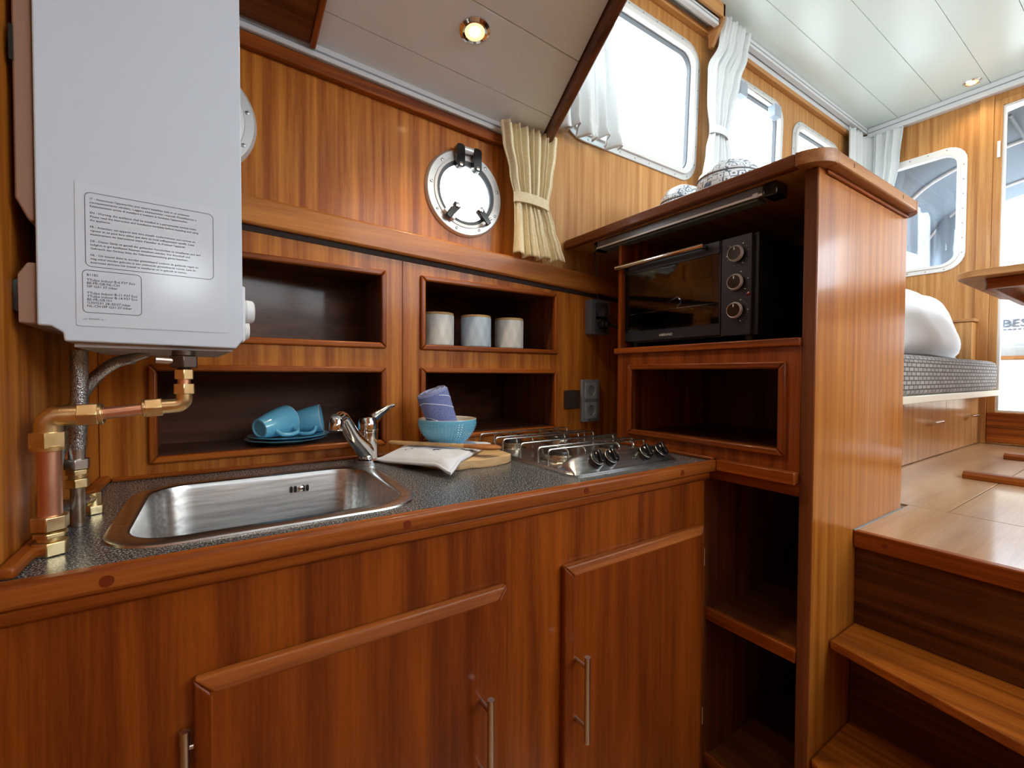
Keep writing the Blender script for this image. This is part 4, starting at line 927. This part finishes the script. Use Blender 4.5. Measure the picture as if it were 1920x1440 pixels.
sn = thing('wooden_spoon', 'wooden spoon with pale handle lying across the cloth', 'spoon', (.48, -.16, .935))
s0, s1 = Vector((.378, -.046, .9425)), Vector((.572, -.292, .9450)); sd = s1-s0
MB().tube([s0, s0+sd*.02, s0+sd*.35, s0+sd*.70], [.0035, .0052, .0052, .0050], 14).to('handle', BEECH, sn)
wd_ = Vector((sd.y, -sd.x, 0)).normalized(); rg = []
for t, wv_, h_ in ((.69, .0052, .0050), (.74, .010, .0052), (.82, .018, .0065), (.90, .021, .0070), (.96, .017, .0060), (1.0, .006, .003)):
    c = s0+sd*t; rg.append([c + wd_*wv_*math.cos(2*math.pi*k/18) + Vector((0, 0, 1))*h_*math.sin(2*math.pi*k/18) for k in range(18)])
MB().rings(rg).to('spoon_head', SPOONW, sn)
# patterned jars on the cabinet top
for x, y, r, h, lab in ((1.43, -.168, .084, .215, 'smaller blue-white patterned jar on the oven cabinet top'), (1.33, -.405, .097, .182, 'larger blue-white patterned jar on the oven cabinet top')):
    t = thing('patterned_jar', lab, 'jar', (x, y, 1.6005), 'patterned jars')
    MB().lathe([(r*.55, 0), (r*.62, .003), (r*.85, h*.16), (r*1.0, h*.42), (r*.96, h*.62), (r*.90, h*.70)], (x, y, 1.6005), 48).to('body', JAR, t)
    MB().lathe([(r*.91, h*.70), (r*.93, h*.72), (r*.88, h*.78), (r*.66, h*.91), (r*.3, h*.985), (.001, h)], (x, y, 1.6005), 48).to('lid', JAR, t)
    MB().lathe([(r*.905, h*.692), (r*.94, h*.705), (r*.905, h*.718)], (x, y, 1.6005), 48, None, False, False).to('lid_band', mat('jar_band', lin(120, 132, 142), .4), t)

# ================================================================ CURTAINS
def curtain(name, label, group, rowsz, ud, nd, npleat, amp, m, tie=None, hem=0, nv=36, nu=150, seed=0, ruffle=0):
    """rowsz: list of (z, centre(x,y), half width); ud direction across, nd direction of the folds"""
    ud, nd = Vector(ud).normalized(), Vector(nd).normalized(); rs = random.Random(seed)
    ph = [rs.uniform(0, 6.28) for _ in range(6)]
    zs = [r[0] for r in rowsz]
    def row(v):
        f = v*(len(rowsz)-1); i = min(int(f), len(rowsz)-2); t = f-i; t = t*t*(3-2*t); a, b = rowsz[i], rowsz[i+1]
        return a[0]+(b[0]-a[0])*(f-i), a[1][0]+(b[1][0]-a[1][0])*t, a[1][1]+(b[1][1]-a[1][1])*t, a[2]+(b[2]-a[2])*t
    def fn(u, v):
        z, cx, cy, hw = row(v)
        s = (u-.5)*2; w_ = npleat*math.pi*u*2
        full = min(1, hw/max(r[2] for r in rowsz)); d = math.sin(w_ + .9*math.sin(u*9+ph[0]) + .5*v*math.sin(3*u+ph[1])) + .35*math.sin(2.3*w_+ph[2]+2*v)
        a = amp*(.55+.45*full)*(1 + (hem*max(0, v-.8)*5))
        dz = -ruffle*max(0, v-.9)*10*(.5+.5*math.sin(w_*.5+ph[3])) + .003*math.sin(w_)*(1 if v < .02 else 0)
        p = Vector((cx, cy, z+dz)) + ud*hw*(s + .04*math.sin(w_*.5+ph[4])) + nd*a*d
        return p
    t = thing(name, label, 'curtain', (rowsz[-1][1][0], rowsz[-1][1][1], zs[-1]), group)
    MB().grid(fn, nu, nv).to('cloth', m, t, solid=.0016, angle=180)
    if tie:
        v = tie[0]; z, cx, cy, hw = row(v); c = Vector((cx, cy, 0)); n = 40; rg = []
        for dz in (-tie[1], -tie[1]*.9, tie[1]*.9, tie[1]):
            g = .0015 if abs(dz) < tie[1] else 0
            rg.append([c + ud*(hw+.004+g)*math.cos(2*math.pi*k/n) + nd*(amp*1.5+.004+g)*math.sin(2*math.pi*k/n) + Vector((0, 0, z+dz + tie[2]*math.cos(2*math.pi*k/n))) for k in range(n)])
        MB().rings(rg, False, False).to('tie_band', m, t, solid=.0015)
    return t
curtain('curtain', 'cream crinkled curtain tied in the middle beside the round porthole', 'curtains',
        [(1.915, (.850, -.018), .104), (1.86, (.850, -.020), .098), (1.76, (.852, -.024), .078), (1.678, (.852, -.026), .062), (1.60, (.864, -.028), .074), (1.545, (.874, -.030), .086), (1.508, (.880, -.032), .094)],
        (1, 0, 0), (0, 1, 0), 7, .011, CREAMC, tie=(.5, .016, -.004), hem=.3, seed=3, ruffle=.012)
curtain('curtain', 'white curtain hanging behind the dark beam at the largest side window', 'curtains',
        [(2.668, (1.07, .0), .14), (2.4, (1.085, -.005), .145), (2.15, (1.10, -.008), .150), (2.03, (1.105, -.010), .155), (1.985, (1.105, -.012), .162)],
        (1, 0, 0), (0, 1, 0), 5, .016, WHITEC, hem=.7, seed=5, ruffle=.022)
curtain('curtain', 'white tied curtain between the two larger side windows', 'curtains',
        [(2.735, (2.012, -.030), .100), (2.62, (1.992, -.026), .100), (2.48, (1.930, -.020), .110), (2.33, (1.905, -.018), .085), (2.215, (1.898, -.016), .058), (2.12, (1.900, -.016), .085), (1.98, (1.895, -.016), .108)],
        (1, 0, 0), (0, 1, 0), 5, .011, WHITEC, tie=(.665, .018, 0), seed=8)
curtain('curtain', 'white curtain on the ship side in the aft corner', 'curtains',
        [(2.70, (3.465, .0), .115), (2.4, (3.465, .0), .11), (2.0, (3.46, .0), .10), (1.75, (3.46, .0), .12)], (1, 0, 0), (0, 1, 0), 4, .010, WHITEC, seed=11)
curtain('curtain', 'white curtain on the aft bulkhead left of its window', 'curtains',
        [(2.70, (3.605, -.092), .098), (2.5, (3.605, -.085), .090), (2.2, (3.605, -.065), .07), (1.85, (3.605, -.06), .08)], (0, 1, 0), (1, 0, 0), 4, .010, WHITEC, seed=12)

# ================================================================ WHEELHOUSE FURNITURE
sb = thing('settee', 'honey wood settee base with two drawers below a pale platform', 'settee', (2.65, -.28, SAL))
bx('carcass', HX, sb, 1.66, 3.625, -.535, .045, SAL+.001, 1.018, bevel=0)
DRW = wood('drawer_front', 'z', (.36, .16, .055), (.56, .30, .12), ribbon=30, rough=.28, coat=.9)
for x0, x1, hx in ((1.70, 2.396, 2.05), (2.400, 2.9985, 2.742), (3.0015, 3.620, 3.375)):
    d = bx('drawer', DRW, sb, x0, x1, -.551, -.535, SAL+.004, 1.014, bevel=.002)
    h = MB().cyl((hx-.062, -.583, .913), (hx+.062, -.583, .913), .0065, n=16)
    for dx in (-.045, .045): h.cyl((hx+dx, -.551, .913), (hx+dx, -.583, .913), .0045, n=12)
    h.to('bar_handle', CHROME, d)
bx('platform', mat('pale_board', lin(222, 214, 196), .4, coat=.2), sb, 1.66, 3.585, -.645, .045, 1.020, 1.049, bevel=.003)
ms = MB(); 
MB().rings([[(x, y, z) for x, y in rr(1.665+g, 3.535-g, -.640+g, .040-g, .05, 6)] for g, z in ((.014, 1.0495), (.003, 1.058), (0, 1.08), (0, 1.175), (.006, 1.194), (.022, 1.205), (.06, 1.207))]).to('mattress', WOVEN, None, label='settee mattress under a woven grey blanket', cat='mattress', angle=60)
# pillow leaning on the settee
def pillow(c, ux, uy, w_, h_, th, m, name, label, cat='pillow', n=22):
    ux, uy = Vector(ux).normalized(), Vector(uy).normalized(); un = ux.cross(uy); c = Vector(c); mb = MB()
    for sg_ in (1, -1):
        def fn(u, v, sg_=sg_):
            a, b = 2*u-1, 2*v-1; t = ((1-a**4)*(1-b**4))**.5
            k = 1-.06*(1-abs(a))*abs(b)**3; l = 1-.06*(1-abs(b))*abs(a)**3
            return c + ux*a*w_/2*l + uy*b*h_/2*k + un*sg_*th/2*t + un*.006*math.sin(9*a+4*b)*t
        mb.grid(fn, n, n)
    return mb.to(name, m, None, label=label, cat=cat, angle=180)
pillow((2.98, -.415, 1.390), (1, .0, .0), (.02, .42, 1), .98, .36, .20, COTTON, 'pillow', 'large white pillow leaning on the grey settee mattress')
bxx = thing('locker_box', 'honey wood locker with lid standing behind the settee pillow', 'locker', (3.59, -.29, 1.05))
bx('body', HZ, bxx, 3.545, 3.648, -.530, .040, 1.051, 1.430, bevel=.002)
bx('lid', HY, bxx, 3.535, 3.649, -.540, .042, 1.432, 1.450, bevel=.004)
# table
tb_ = thing('table', 'honey wood drop table with rounded corner at the right edge', 'table', (2.75, -1.15, SAL))
TX0, TY1, TZ = 2.335, -.705, 1.490
MB().prism(rr(TX0, TX0+.85, TY1-.95, TY1, .07, 6), XY, TZ, TZ+.026).to('table_top', HY, tb_, bevel=.006)
MB().prism([rr(TX0+.07, TX0+.78, TY1-.88, TY1-.07, .02, 3), rr(TX0+.092, TX0+.758, TY1-.858, TY1-.092, .01, 3)], XY, TZ-.040, TZ-.0005).to('apron', WY, tb_, bevel=.002)
MB().lathe([(.16, 0), (.16, .012), (.045, .03), (.035, .05), (.035, TZ-SAL-.045), (.10, TZ-SAL-.043), (.10, TZ-SAL-.001)], (TX0+.42, TY1-.475, SAL+.0005), 32).to('pedestal', ALU, tb_)
# floor chocks
for x, y1, y0, lab in ((2.32, -.747, -1.25, 'nearer wooden chock strip on the wheelhouse floor'), (3.03, -.742, -1.25, 'farther wooden chock strip on the wheelhouse floor')):
    m_ = MB().prism([(x, SAL+.0005), (x+.085, SAL+.0005), (x+.085, SAL+.006), (x+.070, SAL+.012), (x+.045, SAL+.026), (x+.012, SAL+.026), (x, SAL+.016)], lambda u, v, w_: (u, w_, v), y0, y1)
    m_.to('floor_chock', WY, None, bevel=.002, label=lab, cat='floor chock', group='floor chocks')

# ================================================================ COCKPIT AND QUAY OUTSIDE
def arch(x):
    P = [(.16, 1.50), (.13, 1.95), (.05, 2.24), (-.08, 2.42), (-.25, 2.525), (-.55, 2.60), (-1.35, 2.68), (-2.15, 2.60), (-2.5, 2.5), (-2.75, 2.24), (-2.85, 1.5)]
    return [Vector((x, y, z)) for y, z in P]
tent = thing('cockpit_tent', 'grey canvas cockpit tent with white hoops behind the aft bulkhead', 'tent', (4.5, -1.3, 1.5))
aa = [bez(arch(x), 6) for x in (3.72, 4.2, 4.6, 5.0, 5.4)]
nA = len(aa[0]); cv_ = MB()
vs = []; fs = []
for j, r_ in enumerate(aa):
    sag = (0, .0, -.02, 0, .0)[j]; vs += [Vector((p.x, p.y, p.z+sag)) for p in r_]
lo_, hi_ = 10, nA-11
for j in range(len(aa)-1):
    for i in range(lo_, hi_): fs.append((j*nA+i, j*nA+i+1, (j+1)*nA+i+1, (j+1)*nA+i))
cv_.add(vs, fs); cv_.to('canvas_roof', CANVAS, tent, solid=.002, angle=180)
vs2 = []; fs = []
for j in range(len(aa)-1):
    for i in range(0, lo_): fs.append((j*nA+i, j*nA+i+1, (j+1)*nA+i+1, (j+1)*nA+i))
MB().add(vs, fs).to('clear_window', VINYL, tent, angle=180)
for x in (4.2, 5.0):
    MB().tube([p+Vector((0, -.012 if p.y > -1 else .012, -.012)) for p in bez(arch(x), 6)], .011, 12).to('hoop', INKW, tent)
MB().tube([(3.75, -.62, 2.60), (4.4, -.62, 2.585), (5.3, -.62, 2.60)], .008, 8).to('dark_strap', GREYPIPING, tent)
MB().grid(lambda u, v: (4.98+.02*math.sin(u*16), .02-.30*u, 2.34-.9*v+.10*math.sin(u*3)*(1-v)), 24, 6).to('side_curtain', CANVAS, tent, angle=180)
bn = thing('cockpit_bench', 'white cockpit bench with grey cushion outside the door', 'bench', (4.8, -1.2, .70))
bx('front', mat('white_gelcoat', lin(232, 232, 226), .3), bn, 4.55, 5.20, -2.3, .0, .70, 1.240, bevel=.004)
bx('edge_strip', HY, bn, 4.54, 4.57, -2.3, .0, 1.241, 1.266, bevel=.003)
bx('cushion', BENCHG, bn, 4.575, 5.20, -2.3, .0, 1.241, 1.332, bevel=.012, seg=3)
struct(bx('floor', mat('cockpit_sole', lin(170, 160, 145), .6), None, XA+.031, 5.4, -2.8, .16, .66, .699, bevel=0))
pl2 = thing('printed_pillow', 'white printed pillow on the cockpit bench outside the door', 'pillow', (4.75, -.75, 1.334))
pb = MB()
for sg_ in (1, -1):
    def fn(u, v, sg_=sg_):
        a, b = 2*u-1, 2*v-1; t = ((1-a**4)*(1-b**4))**.5
        return Vector((4.76, -.70, 1.49)) + Vector((0, -1, 0))*a*.30 + Vector((.25, 0, .97))*b*.155 + Vector((-.97, 0, .25))*sg_*.06*t
    pb.grid(fn, 20, 16)
pb.to('pillow_body', COTTON, pl2, angle=180)
PRT = mat('pillow_print', lin(110, 122, 136), .8)
text("BEST", .080, (4.700-.008, -.462, 1.475), (0, -1, 0), (.25, 0, .97), PRT, pl2, 'printed_word', spacing=1.02, ext=.004)
dsh = MB()
for i in range(9): dsh.box(4.688, 4.696, -.484-i*.024, -.470-i*.024, 1.452, 1.462)
dsh.to('printed_line', PRT, pl2)
fc = thing('quay_building', 'pale apartment building with grey windows seen through the tent', 'building', (16, 1, -1))
MB().box(16, 20, -9, 11, -1, 7.5).to('facade', FACADE, fc)
for j in range(4):
    for i in range(9):
        y = -8+i*2.05; z = .2+j*1.75
        MB().box(15.94, 16.0, y, y+.95, z, z+1.05).to('facade_window', PANEW, fc)
